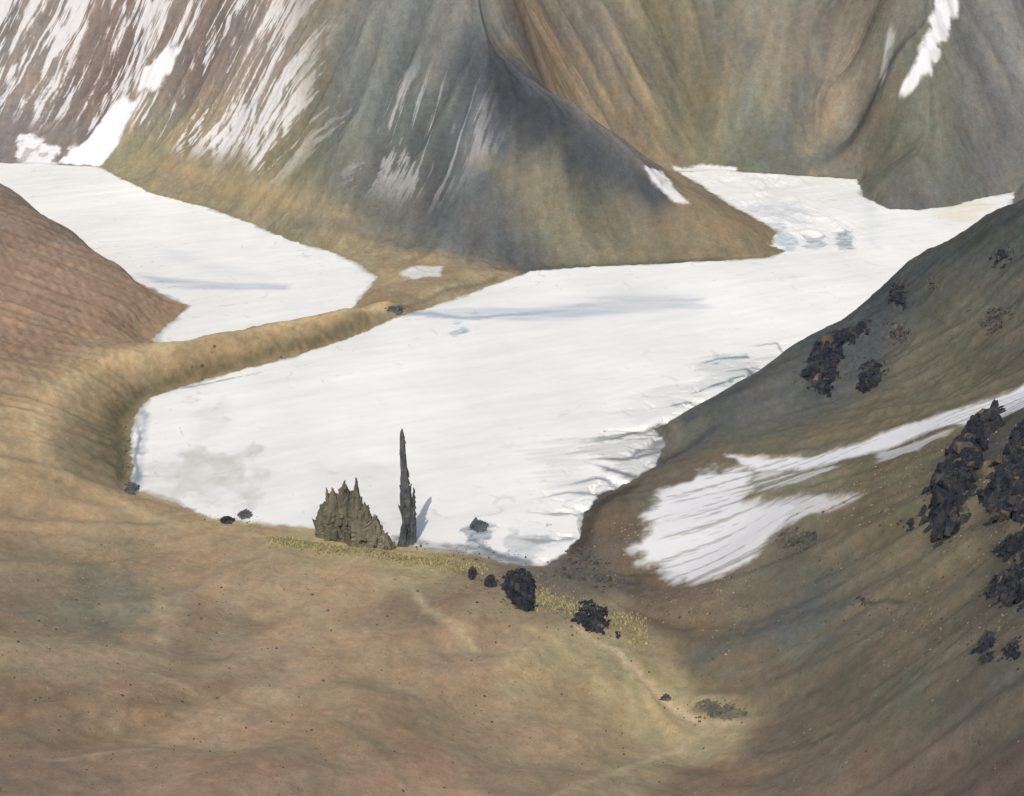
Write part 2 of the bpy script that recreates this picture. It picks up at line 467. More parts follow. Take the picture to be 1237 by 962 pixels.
def stroke(pts, wpx, c, amt, seed=0, rag=.8):
    """a band along a line"""
    g3 = np.array([ground(*p) for p in pts]); g = g3[:, :2]
    wd_ = wpx * np.hypot(g[:, 0], g[:, 1]).mean() / F
    sel = (X > g[:, 0].min() - 3 * wd_) & (X < g[:, 0].max() + 3 * wd_) & (Y > g[:, 1].min() - 4 * wd_) & (Y < g[:, 1].max() + 4 * wd_)
    x, y = X[sel], Y[sel]; d = np.full(x.shape, 1e9)
    for (ax, ay), (bx, by) in zip(g, g[1:]):
        ex, ey = bx - ax, by - ay
        t = np.clip(((x - ax) * ex + (y - ay) * ey) / (ex * ex + ey * ey + 1e-9), 0, 1)
        d = np.minimum(d, np.hypot(x - ax - t * ex, (y - ay - t * ey) * .7))
    nz = fbm(x / wd_ * .7 + seed, y / wd_ * .5, 4)
    a_ = np.clip(np.exp(-(d / wd_ * (1 + rag * nz)) ** 2) * amt * (1.0 if pts[0][1] > 590 else .75) * (1 + .5 * nz), 0, 1)[:, None]
    col_[sel] = col_[sel] * (1 - a_) + ground_tone(c, *pts[len(pts) // 2]) * zone_gain(*pts[len(pts) // 2]) * a_


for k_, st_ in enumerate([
    ([(598, 62), (650, 92), (706, 136), (766, 178), (826, 222)], 13, 'a08c72', .9),  # lit side of the spur ridge, painted
    ([(600, 100), (650, 140), (700, 172), (745, 200), (790, 232)], 26, '565a64', 1.1),  # shade on the spur's left face, painted
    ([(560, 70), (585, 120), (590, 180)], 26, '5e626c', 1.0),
    ([(585, 190), (635, 235), (665, 285), (690, 318)], 13, '948a6c', .7),
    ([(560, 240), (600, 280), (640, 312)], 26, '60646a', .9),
    ([(700, 62), (735, 120), (775, 176)], 9, 'a48e70', .6), ([(672, 66), (715, 120), (750, 160)], 7, '8a7468', .5),
    ([(760, 62), (785, 130), (800, 190)], 7, 'a08c6c', .6), ([(740, 66), (765, 130), (785, 170)], 7, '74726a', .6),
    ([(828, 62), (836, 130), (838, 190)], 6, 'a29070', .6), ([(806, 62), (815, 130), (822, 190)], 7, '74726a', .6),
    ([(880, 62), (868, 150), (862, 190)], 6, 'a29070', .5), ([(905, 62), (900, 150), (890, 200)], 10, '6e706c', .6),
    ([(1034, 62), (1008, 130), (975, 180)], 9, 'a08c70', .7), ([(975, 90), (950, 150), (925, 190)], 12, '686a70', .7),
    ([(1075, 120), (1030, 180), (985, 208)], 10, '9a8c78', .6), ([(1050, 130), (1010, 185)], 10, '6a686c', .6),
    ([(1100, 180), (1085, 220), (1100, 245), (1150, 240)], 10, '60625e', .7), ([(1200, 90), (1215, 150), (1190, 210)], 10, '6c6e70', .6),
    ([(470, 366), (380, 383), (330, 393), (250, 405), (180, 421), (120, 441), (66, 473), (42, 510), (44, 550), (85, 578), (135, 602), (220, 636)], 13, 'c4aa7c', 1.2),  # light along the moraine crest, put into the colour
    ([(440, 386), (380, 414), (290, 438), (215, 456), (170, 474), (140, 500), (134, 550), (150, 580)], 11, '6a6349', 1.1),  # shade of the moraine's inner wall, put into the colour
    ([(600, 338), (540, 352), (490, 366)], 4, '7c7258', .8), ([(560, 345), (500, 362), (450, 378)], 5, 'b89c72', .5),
    ([(1225, 264), (1180, 290), (1140, 312), (1100, 338), (1070, 366), (1035, 394), (975, 420), (930, 448), (880, 478), (830, 507)], 11, '42484e', .8),  # shaded glacier side of the right ridge, done by colour
    ([(1000, 420), (960, 450), (900, 490), (850, 530)], 20, '585c60', .5),
    ([(1000, 520), (920, 535), (860, 548), (800, 570)], 8, '7c6c50', .7),
    ([(700, 660), (715, 615), (760, 590)], 15, '4a4844', 1.2), ([(690, 640), (720, 600), (790, 560), (860, 520)], 8, '4e5052', 1.0), ([(690, 690), (730, 700), (770, 705)], 12, '4e5256', .9),
    ([(40, 610), (120, 630), (250, 662), (350, 684), (440, 700)], 12, 'a88e6c', .7),
    ([(300, 645), (370, 656), (440, 668), (520, 682)], 6, 'aca070', .8), ([(470, 672), (550, 690), (600, 700)], 5, '8a8c68', .6),
    ([(95, 680), (110, 730), (130, 775)], 20, '72746200'[:6], .7), ([(160, 660), (150, 700)], 12, '7c7c6a', .5),
    ([(185, 700), (200, 750), (190, 780)], 11, 'a08c6c', .6), ([(240, 690), (235, 760), (270, 800)], 14, '86705c', .5),
    ([(85, 780), (160, 805), (240, 842)], 8, 'a88e70', .8), ([(60, 840), (130, 850), (230, 850)], 16, '84705a', .7),
    ([(260, 860), (300, 885)], 10, 'ac8c70', .6), ([(60, 920), (180, 905), (240, 880)], 8, 'a48670', .6),
    ([(478, 722), (505, 755), (545, 800)], 8, '86725c', .6), ([(492, 700), (520, 740), (575, 785)], 8, 'aa9c76', .8),  # dark crease and its light flank: relief shading painted on
    ([(400, 870), (450, 895), (490, 945)], 9, '807660', .7), ([(350, 720), (420, 770), (480, 830)], 14, 'a89070', .5),  # first stroke: another crease shaded by colour
    ([(700, 760), (750, 790), (790, 835), (862, 882)], 7, 'b4a484', 1.1), ([(868, 880), (800, 912), (740, 935), (670, 962)], 9, 'b09c78', 1.1),
    ([(640, 760), (700, 800), (740, 850)], 10, 'a89a6e', .6), ([(880, 885), (780, 915), (690, 985)], 6, '6c6254', .0),
    ([(1010, 690), (970, 725), (930, 760), (850, 790)], 20, '585e60', .7), ([(1140, 680), (1040, 735), (950, 790)], 14, '7c7058', .7),
    ([(1230, 620), (1130, 690), (1050, 730)], 9, '80765a', .7), ([(1180, 690), (1080, 760), (960, 850)], 12, '625e54', .5),
    ([(1220, 770), (1100, 830), (980, 900)], 12, '7a7260', .5), ([(1140, 560), (1150, 600), (1130, 650)], 16, '4a4a48', .8), ([(1215, 520), (1200, 600), (1215, 700)], 16, '54504a', .8),
    ([(1188, 560), (1200, 590)], 6, 'a08860', 1.0), ([(1000, 410), (985, 440), (990, 475)], 13, '3e444a', .9), ([(1060, 385), (1050, 440)], 10, '50545a', .7),
    ([(1085, 350), (1100, 380)], 10, '50545a', .7), ([(560, 692), (600, 705), (650, 730), (740, 755)], 10, '6c6a5a', .7), ([(690, 690), (720, 700), (750, 712)], 12, '5c6068', .8),
    ([(840, 858), (900, 864)], 7, '66624e', .8), ([(1190, 770), (1188, 800)], 8, '4c4a46', .7), ([(1040, 725), (1090, 728)], 3, '4c4a44', .8),  # last stroke: painted shadow line beside the lone rock
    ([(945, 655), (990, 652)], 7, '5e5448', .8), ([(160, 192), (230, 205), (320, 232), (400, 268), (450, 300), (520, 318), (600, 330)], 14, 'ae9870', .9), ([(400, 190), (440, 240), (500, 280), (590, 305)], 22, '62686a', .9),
    ([(470, 340), (540, 335), (620, 328)], 9, 'b49a72', 1.0), ([(470, 372), (540, 350), (600, 336)], 3, '7c7460', 1.0), ([(600, 85), (640, 140), (690, 178)], 34, '454952', 1.25), ([(700, 175), (745, 205), (800, 238)], 10, '50545c', 1.1), ([(520, 250), (570, 290), (620, 316)], 22, '565a60', .9), ([(655, 225), (690, 280), (720, 312)], 24, '968c70', 1.0), ([(500, 120), (520, 200), (540, 260)], 30, '60666a', .7), ([(876, 549), (920, 551), (965, 549)], 2, 'b08e6a', .8),  # the widest dark stroke deepens the painted shade left of the spur ridge
   
    ([(600, 325), (700, 322), (800, 318), (870, 314)], 5, '5a5e58', .8), ([(360, 270), (450, 288), (560, 305)], 9, '62666a', .6),
([(1100, 580), (1000, 640), (900, 720)], 12, '5c584c', .5),
]):
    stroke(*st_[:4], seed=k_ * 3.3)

# warm / cool / light / dark mottling that follows the ground
m1 = fbm(X / 45, Y / 150, 4); m2 = fbm(X / 17 + 7, Y / 55, 3); m3 = fbm(X / 110 + 3, Y / 260 + 9, 3)
m4 = f4
col_ *= (1 + .15 * m1 + .05 * m2 + .06 * fbm(X / 7, Y / 13, 3))[:, None]
col_ *= 1 + (m3 + .6 * m2)[:, None] * np.array([.035, 0.0, -.04])
# gully streaks on the back walls and long rills on the near slopes
st = f1 * 5.5 + f2 * 3.2
col_ *= (1 + back * np.clip(st * .22, -.2, .3) + (1 - back) * (f2 * .45 + m4 * .2))[:, None]
warm = np.clip(back * st * .5, -.3, .5)
col_ *= 1 + warm[:, None] * np.array([.08, .03, -.08])

# ------------------------------------------------------------------ snow
def gpoly(pts):
    return np.array([ground(*p)[:2] for p in pts])


snow = np.zeros(len(X))


def patch(pts, soft, rag, size=(30, 30), ang=0.0, seed=0, amount=1.0, hole=0.0):
    global snow
    pl = gpoly(pts)
    sel = (X > pl[:, 0].min() - 200) & (X < pl[:, 0].max() + 200) & (Y > pl[:, 1].min() - 250) & (Y < pl[:, 1].max() + 250)
    x, y = X[sel], Y[sel]
    u = x * math.cos(ang) + y * math.sin(ang); v = -x * math.sin(ang) + y * math.cos(ang)
    s = sdf(x, y, pl)
    nz = .22 * fbm(u / size[0] + seed, v / size[1], 4) + 1.0 * fbm(x / 45 + seed, y / 45, 5, .6)
    a = sst(soft, -soft, s + rag * nz) * amount
    if hole:
        a *= 1 - hole * sst(.12, .45, fbm(u / size[0] * 1.3 + seed + 40, v / size[1] * 1.3, 3))
    snow[sel] = np.maximum(snow[sel], a)


# the trough on the right: direction of its axis in plan
a0, a1 = ground(800, 650), ground(1230, 482)
TA = math.atan2(a1[1] - a0[1], a1[0] - a0[0])
patch([(772, 655), (784, 620), (796, 592), (842, 572), (905, 561), (896, 590), (905, 603), (930, 602), (975, 606), (945, 628), (925, 655), (885, 688), (842, 706), (803, 702), (776, 682)],
      13, 30, (150, 9), TA, 1, .95, .55)
patch([(905, 562), (960, 571), (1010, 566), (960, 585), (905, 590)], 12, 26, (150, 7), TA, 5, .6, .8)
patch([(910, 612), (960, 602), (1028, 602), (1000, 618), (950, 634), (915, 640)], 12, 24, (140, 7), TA, 7, .7, .8)
patch([(875, 549), (930, 554), (985, 551), (1035, 536), (1085, 515), (1160, 494), (1260, 462), (1260, 484), (1160, 512), (1100, 531), (1040, 551), (970, 568), (905, 566)],
      7, 14, (200, 9), TA, 3, .95, .45)
patch([(1060, 548), (1120, 530), (1150, 520), (1110, 542), (1065, 556)], 7, 12, (120, 8), TA, 4, .6, .4)
# large patches on the left wall
patch([(72, 196), (85, 182), (110, 162), (135, 128), (150, 118), (166, 122), (158, 140), (150, 160), (135, 180), (122, 202)], 9, 26, (40, 40), 0, 2)
patch([(165, 115), (170, 80), (200, 60), (215, 62), (205, 85), (190, 105)], 9, 30, (40, 60), 0, 9, .9)
patch([(20, 160), (50, 165), (70, 180), (66, 200), (20, 200)], 9, 34, (40, 40), 0, 12, .9, .5)
patch([(1088, 112), (1100, 88), (1114, 50), (1130, 0), (1140, -30), (1165, -30), (1155, 10), (1140, 50), (1122, 85), (1100, 108)], 8, 20, (30, 60), 0, 14, .92, .2)
patch([(1062, 95), (1066, 70), (1074, 40), (1080, 42), (1074, 72), (1068, 96)], 8, 14, (14, 50), 0, 44, .5, .5)
patch([(780, 201), (800, 206), (822, 236), (832, 245), (818, 244), (795, 224)], 7, 16, (20, 30), 0, 16, .8, .3)
patch([(485, 330), (505, 322), (535, 322), (530, 334), (500, 338)], 8, 14, (30, 30), 0, 17, .7)
patch([(815, 203), (850, 199), (890, 204), (880, 216), (850, 212)], 8, 18, (40, 30), 0, 19, .9)
# streaks lying in the gullies of the left wall
zs = sst(55, 120, base + 40 * m3) * sst(-380, -640, X + .25 * (base - 150) + 60 * m2) * sst(3700, 3900, Y)
zone2 = gpoly([(400, 150), (440, 60), (570, 90), (600, 180), (530, 240), (420, 220)])
zs2 = sst(60, -90, sdf(X, Y, zone2)) * .55
# fall line leans left there: noise drawn out along the couloirs seen in the photo
warp = 9 * fbm(X / 160, Y / 160, 2)
a = np.zeros(len(X)); wsum = np.zeros(len(X))
for (A0, A1), sd3 in (((( 55, 185), (125, 62)), 0), (((150, 185), (215, 62)), 5), (((245, 190), (325, 62)), 11), (((330, 175), (430, 62)), 17), (((480, 230), (530, 100)), 23)):
    q0, q1 = ground(*A0), ground(*A1); qm = (q0 + q1) / 2
    wt = np.exp(-((X - qm[0]) / 190.0) ** 2) + 1e-6
    SA = math.atan2(q1[1] - q0[1], q1[0] - q0[0])
    u = X * math.cos(SA) + Y * math.sin(SA); v = -X * math.sin(SA) + Y * math.cos(SA)
    fine = fbm(u / 210 + sd3, (v + warp) / 10, 4, .7) + .8 * fbm(u / 240 + 8 + sd3, (v + warp) / 55, 2) + .35 * m2
    a += wt * fine; wsum += wt
a /= wsum
a = sst(-.04, .22, a) * zs + sst(.13, .42, a) * zs2 * .75
snow = np.maximum(snow, np.clip(a, 0, 1) * .72)
snowc = lin('f2efec')
rockc = lin('8a7d78')
col_ = col_ * (1 - snow[:, None]) + snowc * .86 * snow[:, None]

# ------------------------------------------------------------------ ice colour
icec = np.tile(lin('f3f2ee'), (len(X), 1)).astype(float)
fl_ = fbm((X * .88 + Y * .47) / 620, (-X * .47 + Y * .88) / 38, 4, .6)
icec *= np.array([.90, .885, .835])
icec *= (1 + .08 * fbm(X / 260 + 4, Y / 500, 5, .6) + .07 * fl_ * sst(-.3, .4, fbm(X / 400 + 9, Y / 400, 2)) + .05 * fbm(X / 260 + 4, Y / 500, 3)[:] + .03 * fbm(X / 90, Y / 90, 4) + .02 * fbm(X / 25, Y / 25, 3))[:, None]


def stain(pts, c, soft, rag, size, ang, seed, amt):
    pl = gpoly(pts)
    sel = (X > pl[:, 0].min() - 300) & (X < pl[:, 0].max() + 300) & (Y > pl[:, 1].min() - 400) & (Y < pl[:, 1].max() + 400) & (edge < 2)
    x, y = X[sel], Y[sel]
    u = x * math.cos(ang) + y * math.sin(ang); v = -x * math.sin(ang) + y * math.cos(ang)
    s = sdf(x, y, pl); nz = fbm(u / size[0] + seed, v / size[1], 4)
    a = sst(soft, -soft, s + rag * nz) * amt * (.75 + .5 * fbm(u / size[0] * 2 + seed, v / size[1] * 2, 3))
    a = np.clip(a, 0, 1)[:, None]
    icec[sel] = icec[sel] * (1 - a) + lin(c) * a


# silty and blue bands in the ice
stain([(480, 376), (560, 373), (640, 374), (700, 366), (760, 358), (850, 360), (850, 370), (760, 374), (700, 384), (630, 388), (560, 382), (490, 382)], 'aeb6bc', 28, 34, (280, 26), 0, 1, .75)
stain([(165, 332), (220, 338), (290, 343), (350, 344), (345, 350), (270, 350), (200, 346)], '9fa9b2', 20, 26, (200, 24), 0, 2, .75)
stain([(200, 300), (300, 330), (330, 336), (280, 334), (200, 312)], 'c8ccd0', 30, 30, (200, 30), 0, 3, .4)
stain([(705, 535), (760, 528), (840, 495), (860, 500), (800, 540), (790, 566), (760, 576), (735, 560), (700, 548)], '6e7072', 9, 42, (90, 9), .3, 4, .4)
stain([(690, 530), (700, 560), (720, 590), (700, 600), (660, 580), (640, 545)], 'a9acaa', 18, 46, (90, 9), .2, 5, .35)
stain([(835, 440), (870, 428), (905, 435), (930, 432), (900, 455), (860, 470), (840, 480), (850, 455)], '7f8a90', 9, 40, (90, 9), .4, 6, .35)
stain([(740, 500), (800, 465), (850, 470), (830, 490), (770, 512)], 'b4b6b4', 14, 40, (90, 9), .4, 7, .35)
stain([(540, 402), (560, 396), (568, 400), (548, 408)], '7fa0ac', 6, 8, (20, 12), 0, 8, .8)
stain([(560, 640), (585, 628), (600, 640), (580, 655), (590, 668), (560, 662)], '6c7c84', 6, 20, (18, 14), 0, 9, .9)
stain([(600, 655), (640, 640), (660, 660), (640, 676), (605, 676)], 'a4a8aa', 8, 40, (25, 18), 0, 19, .7)
stain([(470, 645), (560, 658), (640, 678), (640, 684), (560, 670), (470, 662)], '6a7074', 7, 12, (40, 12), -.2, 29, .85)
stain([(930, 270), (950, 275), (965, 300), (950, 305), (930, 290)], '9fb0b6', 12, 40, (30, 26), 0, 10, .75)
stain([(970, 285), (995, 285), (995, 300), (975, 298)], '8597a0', 9, 26, (24, 22), 0, 11, .8)
stain([(1012, 282), (1028, 280), (1030, 300), (1014, 302)], '76868e', 9, 18, (20, 22), 0, 12, .85)
stain([(900, 250), (960, 250), (985, 272), (940, 268)], 'b9c2c6', 14, 46, (30, 26), 0, 13, .6)
stain([(1045, 235), (1060, 250), (1060, 300), (1045, 290)], 'ccd2d4', 20, 20, (30, 30), 0, 14, .5)
stain([(230, 500), (270, 480), (280, 520), (250, 530)], 'd2cfc4', 16, 30, (40, 40), 0, 15, .6)
stain([(230, 545), (300, 545), (310, 600), (290, 622), (270, 600), (220, 590)], 'bdbcae', 12, 50, (34, 50), 0, 16, .75)
stain([(160, 560), (230, 560), (260, 610), (200, 606), (160, 590)], 'c6c4b8', 12, 40, (40, 30), 0, 17, .6)
stain([(380, 560), (480, 560), (520, 620), (480, 645), (380, 636)], 'd0cdc4', 30, 30, (40, 40), 0, 18, .5)
stain([(1140, 240), (1185, 240), (1205, 250), (1170, 270), (1130, 262)], 'e0d2b4', 14, 30, (40, 40), 0, 20, .6)
stain([(170, 490), (165, 590), (172, 590), (180, 500)], '8f9aa0', 6, 8, (30, 30), 0, 21, .7)
def ice_streak(pts, wpx, c, amt, seed):
    g = np.array([ground(*p)[:2] for p in pts]); wd_ = wpx * np.hypot(g[:, 0], g[:, 1]).mean() / F
    sel = (X > g[:, 0].min() - 9 * wd_) & (X < g[:, 0].max() + 9 * wd_) & (Y > g[:, 1].min() - 12 * wd_) & (Y < g[:, 1].max() + 12 * wd_) & (edge < 2)
    x, y = X[sel], Y[sel]; x = x + 10 * fbm(x / 60, y / 60, 2); d = np.full(x.shape, 1e9); tt = np.zeros(x.shape)
    for i_, ((ax, ay), (bx, by)) in enumerate(zip(g, g[1:])):
        ex, ey = bx - ax, by - ay
        t = np.clip(((x - ax) * ex + (y - ay) * ey) / (ex * ex + ey * ey + 1e-9), 0, 1)
        dn = np.hypot(x - ax - t * ex, (y - ay - t * ey) * .6); m_ = dn < d
        d[m_] = dn[m_]; tt[m_] = (i_ + t[m_]) / (len(g) - 1)
    w_ = wd_ * (1.25 - tt)
    nz = fbm(x / 30 + seed, y / 14, 4)
    a_ = np.clip(np.exp(-(d / w_ * (1 + 1.2 * nz)) ** 2) * amt * sst(1.0, .6, tt), 0, 1)[:, None]
    icec[sel] = icec[sel] * (1 - a_) + lin(c) * a_


for k_, (pl_, w_, c_) in enumerate([
    ([(905, 452), (870, 463), (828, 482)], 3, '5c727c'), ([(945, 430), (900, 446), (862, 452)], 2.5, '66767c'), ([(905, 432), (870, 434), (832, 443)], 2.2, '5f7a84'),
    ([(880, 472), (830, 486), (790, 497)], 2.5, '7c868a'), ([(858, 494), (800, 514), (740, 530), (668, 542)], 4.5, '565e60'), ([(810, 518), (760, 524), (690, 532)], 2.5, '788286'),
    ([(800, 545), (750, 556), (695, 553)], 4, '626a70'), ([(790, 572), (745, 570), (700, 556)], 5, '5c6266'), ([(800, 535), (770, 545), (755, 560)], 5, '6c7078'),
    ([(765, 586), (720, 578), (670, 590)], 3.5, '767e82'), ([(725, 598), (690, 595), (640, 604)], 3, '868e92'), ([(708, 618), (670, 622), (620, 618)], 3, '969c9e'),
    ([(690, 652), (655, 655), (615, 648)], 4, '8a9092'), ([(985, 405), (940, 415), (890, 420)], 2, '8c989e'), ([(500, 378), (560, 384), (640, 380), (720, 372)], 4, '9ca8b0'),
    ([(180, 476), (260, 462), (340, 444)], 2.2, '8a948e'), ([(640, 682), (600, 672), (560, 640)], 4, '747c82'), ([(165, 585), (164, 540), (166, 500)], 4, '76808a')]):
    ice_streak(pl_, w_, c_, .85, k_ * 2.7)
# dirty rim where the ice meets the land
rim = sst(-5 - 14 * sst(-.2, .4, fbm(X / 70, Y / 70, 3)), 0, edge + 5 * m2) * .6
crk = sst(.80, .93, ridged(X / 75 + Y / 220, Y / 60 - X / 300, 3, .4)) * sst(-420, -20, edge) * .22
icec *= (1 - crk[:, None] * np.array([1.0, .85, .75]))
icec = icec * (1 - rim[:, None]) + lin('8a8a84') * rim[:, None]
iw = sst(1.5, -1.5, edge)[:, None]
lum = col_.mean(1, keepdims=True)
col_ = col_ * .84 + .16 * lum * np.array([1.06, 1.0, .93])
final = col_ * (1 - iw) + icec * iw
final = np.clip(final, .005, .93)
whiteness = np.maximum(snow, iw[:, 0])

# ------------------------------------------------------------------ cut the sheet into named landforms
REG = ['wall_left', 'spur', 'wall_right', 'moraine', 'flat', 'hill_left', 'ridge_right', 'trough', 'slope_right', 'hill_front']
lab = np.zeros(len(X), int); best = np.full(len(X), 1e18)
for c in CP:
    if c[3] == 'ice':
        continue
    d = (X - c[0]) ** 2 + (Y - c[1]) ** 2
    m = d < best; best[m] = d[m]; lab[m] = REG.index(c[3])
lab[(snow > .5) & (lab == REG.index('trough'))] = 20
lab[(snow > .5) & (lab == REG.index('slope_right')) & (Y > 1200)] = 20
lab[(snow > .5) & (lab == REG.index('ridge_right')) & (Y < 2200)] = 20
lab[lab == REG.index('trough')] = REG.index('slope_right')
lab[lab == REG.index('flat')] = REG.index('moraine')
lab[(edge < 0) & (s1 <= s2)] = 21
lab[(edge < 0) & (s1 > s2)] = 22

# snow fills the small hollows
Zs = Z.reshape(NA, ND).copy()
for ax_ in (0, 1):
    k_ = 13; cs = np.cumsum(np.concatenate([np.repeat(Zs.take([0], ax_), k_ + 1, ax_), Zs, np.repeat(Zs.take([-1], ax_), k_, ax_)], ax_), axis=ax_)
    n_ = Zs.shape[ax_]
    Zs = (cs.take(np.arange(2 * k_ + 1, 2 * k_ + 1 + n_), ax_) - cs.take(np.arange(0, n_), ax_)) / (2 * k_ + 1)
wsn = sst(0, .6, snow) * sst(2600, 2300, Y) * .9
Z = Z * (1 - wsn) + Zs.ravel() * wsn
Z2 = Z.reshape(NA, ND)
# vertex normals of the whole sheet, so that the cuts do not show
V = np.stack([X, Y, Z], 1).reshape(NA, ND, 3)
tu = np.gradient(V, axis=0); tv = np.gradient(V, axis=1)
N = np.cross(tu, tv); N /= np.linalg.norm(N, axis=2, keepdims=True) + 1e-9
N[N[:, :, 2] < 0] *= -1
N = N.reshape(-1, 3)
idx = np.arange(NA * ND).reshape(NA, ND)
quads = np.stack([idx[:-1, :-1], idx[1:, :-1], idx[1:, 1:], idx[:-1, 1:]], -1).reshape(-1, 4)
qlab = lab[quads[:, 0]]
V = V.reshape(-1, 3)


# ------------------------------------------------------------------ materials
def new_mat(name):
    m = bpy.data.materials.new(name); m.use_nodes = True
    nt = m.node_tree
    b = nt.nodes['Principled BSDF']
    return m, nt, b


def N_(nt, t, **kw):
    nd = nt.nodes.new(t)
    for k, v_ in kw.items():
        setattr(nd, k, v_)
    return nd


def land_material(name, bumpd, sc):
    m, nt, b = new_mat(name)
    L = nt.links.new
    at_ = N_(nt, 'ShaderNodeAttribute', attribute_name='ground_colour')
    wh = N_(nt, 'ShaderNodeAttribute', attribute_name='whiteness')
    geo = N_(nt, 'ShaderNodeNewGeometry')
    n1 = N_(nt, 'ShaderNodeTexNoise'); n1.inputs['Scale'].default_value = sc; n1.inputs['Detail'].default_value = 8; n1.inputs['Roughness'].default_value = .65
    n2 = N_(nt, 'ShaderNodeTexNoise'); n2.inputs['Scale'].default_value = sc * .31; n2.inputs['Detail'].default_value = 5
    mp = N_(nt, 'ShaderNodeMapping'); mp.inputs['Scale'].default_value = (1, .6, 1); L(geo.outputs['Position'], mp.inputs['Vector'])
    L(mp.outputs['Vector'], n1.inputs['Vector']); L(mp.outputs['Vector'], n2.inputs['Vector'])
    mr = N_(nt, 'ShaderNodeMapRange'); mr.inputs['From Min'].default_value = .3; mr.inputs['From Max'].default_value = .7
    mr.inputs['To Min'].default_value = .84; mr.inputs['To Max'].default_value = 1.17
    L(n1.outputs['Fac'], mr.inputs['Value'])
    # on snow and ice the grain is faint
    mx = N_(nt, 'ShaderNodeMix', data_type='FLOAT'); L(wh.outputs['Fac'], mx.inputs['Factor'])
    n3 = N_(nt, 'ShaderNodeTexNoise'); n3.inputs['Scale'].default_value = sc * 4.5; n3.inputs['Detail'].default_value = 6; n3.inputs['Roughness'].default_value = .75
    L(geo.outputs['Position'], n3.inputs['Vector'])
    m3 = N_(nt, 'ShaderNodeMapRange'); m3.inputs['From Min'].default_value = .3; m3.inputs['From Max'].default_value = .7; m3.inputs['To Min'].default_value = .80; m3.inputs['To Max'].default_value = 1.2
    L(n3.outputs['Fac'], m3.inputs['Value'])
    mu = N_(nt, 'ShaderNodeMath', operation='MULTIPLY'); L(mr.outputs['Result'], mu.inputs[0]); L(m3.outputs['Result'], mu.inputs[1])
    L(mu.outputs[0], mx.inputs[2]); mx.inputs[3].default_value = 1.0
    vm = N_(nt, 'ShaderNodeVectorMath', operation='SCALE'); L(at_.outputs['Color'], vm.inputs[0]); L(mx.outputs[0], vm.inputs['Scale'])
    # warm and grey-green flecks
    rp = N_(nt, 'ShaderNodeValToRGB')
    e = rp.color_ramp.elements; e[0].position = .35; e[0].color = (.955, 1.0, 1.0, 1); e[1].position = .65; e[1].color = (1.05, 1.0, .95, 1)
    L(n2.outputs['Fac'], rp.inputs['Fac'])
    mm = N_(nt, 'ShaderNodeMix', data_type='RGBA', blend_type='MULTIPLY')
    inv = N_(nt, 'ShaderNodeMath', operation='SUBTRACT'); inv.inputs[0].default_value = 1.0; L(wh.outputs['Fac'], inv.inputs[1])
    L(inv.outputs[0], mm.inputs['Factor']); L(vm.outputs[0], mm.inputs[6]); L(rp.outputs['Color'], mm.inputs[7])
    L(mm.outputs[2], b.inputs['Base Color'])
    b.inputs['Roughness'].default_value = .95
    b.inputs['Specular IOR Level'].default_value = .12
    bp = N_(nt, 'ShaderNodeBump'); bp.inputs['Distance'].default_value = bumpd
    bs = N_(nt, 'ShaderNodeMath', operation='MULTIPLY_ADD'); L(wh.outputs['Fac'], bs.inputs[0]); bs.inputs[1].default_value = -.45; bs.inputs[2].default_value = .6
    L(bs.outputs[0], bp.inputs['Strength']); L(n1.outputs['Fac'], bp.inputs['Height']); L(bp.outputs['Normal'], b.inputs['Normal'])
    return m


M_near = land_material('dry_grass_and_scree', 1.5, .09)
M_far = land_material('mountain_rock_and_grass', 5.0, .045)
M_ice = land_material('glacier_ice', 1.2, .05)
M_snow = land_material('old_snow', 1.2, .06)


def sheet(name, code, mat, label):
    q = quads[qlab == code]
    if not len(q):
        return None
    used, inv = np.unique(q, return_inverse=True)
    inv = inv.reshape(-1, 4)
    me = bpy.data.meshes.new(name)
    me.vertices.add(len(used)); me.vertices.foreach_set('co', V[used].astype(np.float32).ravel())
    me.loops.add(len(inv) * 4); me.loops.foreach_set('vertex_index', inv.astype(np.int32).ravel())
    me.polygons.add(len(inv)); me.polygons.foreach_set('loop_start', (np.arange(len(inv)) * 4).astype(np.int32))
    me.polygons.foreach_set('loop_total', np.full(len(inv), 4, np.int32))
    me.update(); me.validate()
    me.polygons.foreach_set('use_smooth', np.ones(len(me.polygons), bool))
    a = me.attributes.new('ground_colour', 'FLOAT_COLOR', 'POINT')
    a.data.foreach_set('color', np.c_[final[used], np.ones(len(used))].astype(np.float32).ravel())
    a = me.attributes.new('whiteness', 'FLOAT', 'POINT')
    a.data.foreach_set('value', whiteness[used].astype(np.float32))
    me.normals_split_custom_set_from_vertices(N[used])
    me.materials.append(mat)
    o = bpy.data.objects.new(name, me); C.objects.link(o)
    o['kind'] = 'structure'; o['label'] = label
    return o


R_ = {r: i for i, r in enumerate(REG)}
sheet('glacier', 21, M_ice, 'wide white glacier filling the middle of the valley')
sheet('glacier_arm', 22, M_ice, 'white arm of ice on the left beyond the tan moraine')
sheet('snow_field', 20, M_snow, 'white snow lying in the trough on the right slope')
sheet('moraine', R_['moraine'], M_near, 'curved tan moraine ridge round the left end of the glacier')
sheet('hill_left', R_['hill_left'], M_near, 'smooth brown hill at the left edge')
sheet('hill_foreground', R_['hill_front'], M_near, 'brown grassy hill in the foreground')
sheet('slope_right', R_['slope_right'], M_near, 'dark brown slope in the right foreground')
sheet('ridge_right', R_['ridge_right'], M_near, 'dark grey brown ridge on the right shore of the glacier')
sheet('mountain_spur', R_['spur'], M_far, 'grey green triangular mountain spur above the glacier')
sheet('mountain_left', R_['wall_left'], M_far, 'mountain side streaked with snow at the upper left')
sheet('mountain_right', R_['wall_right'], M_far, 'gullied mountain side at the upper right')

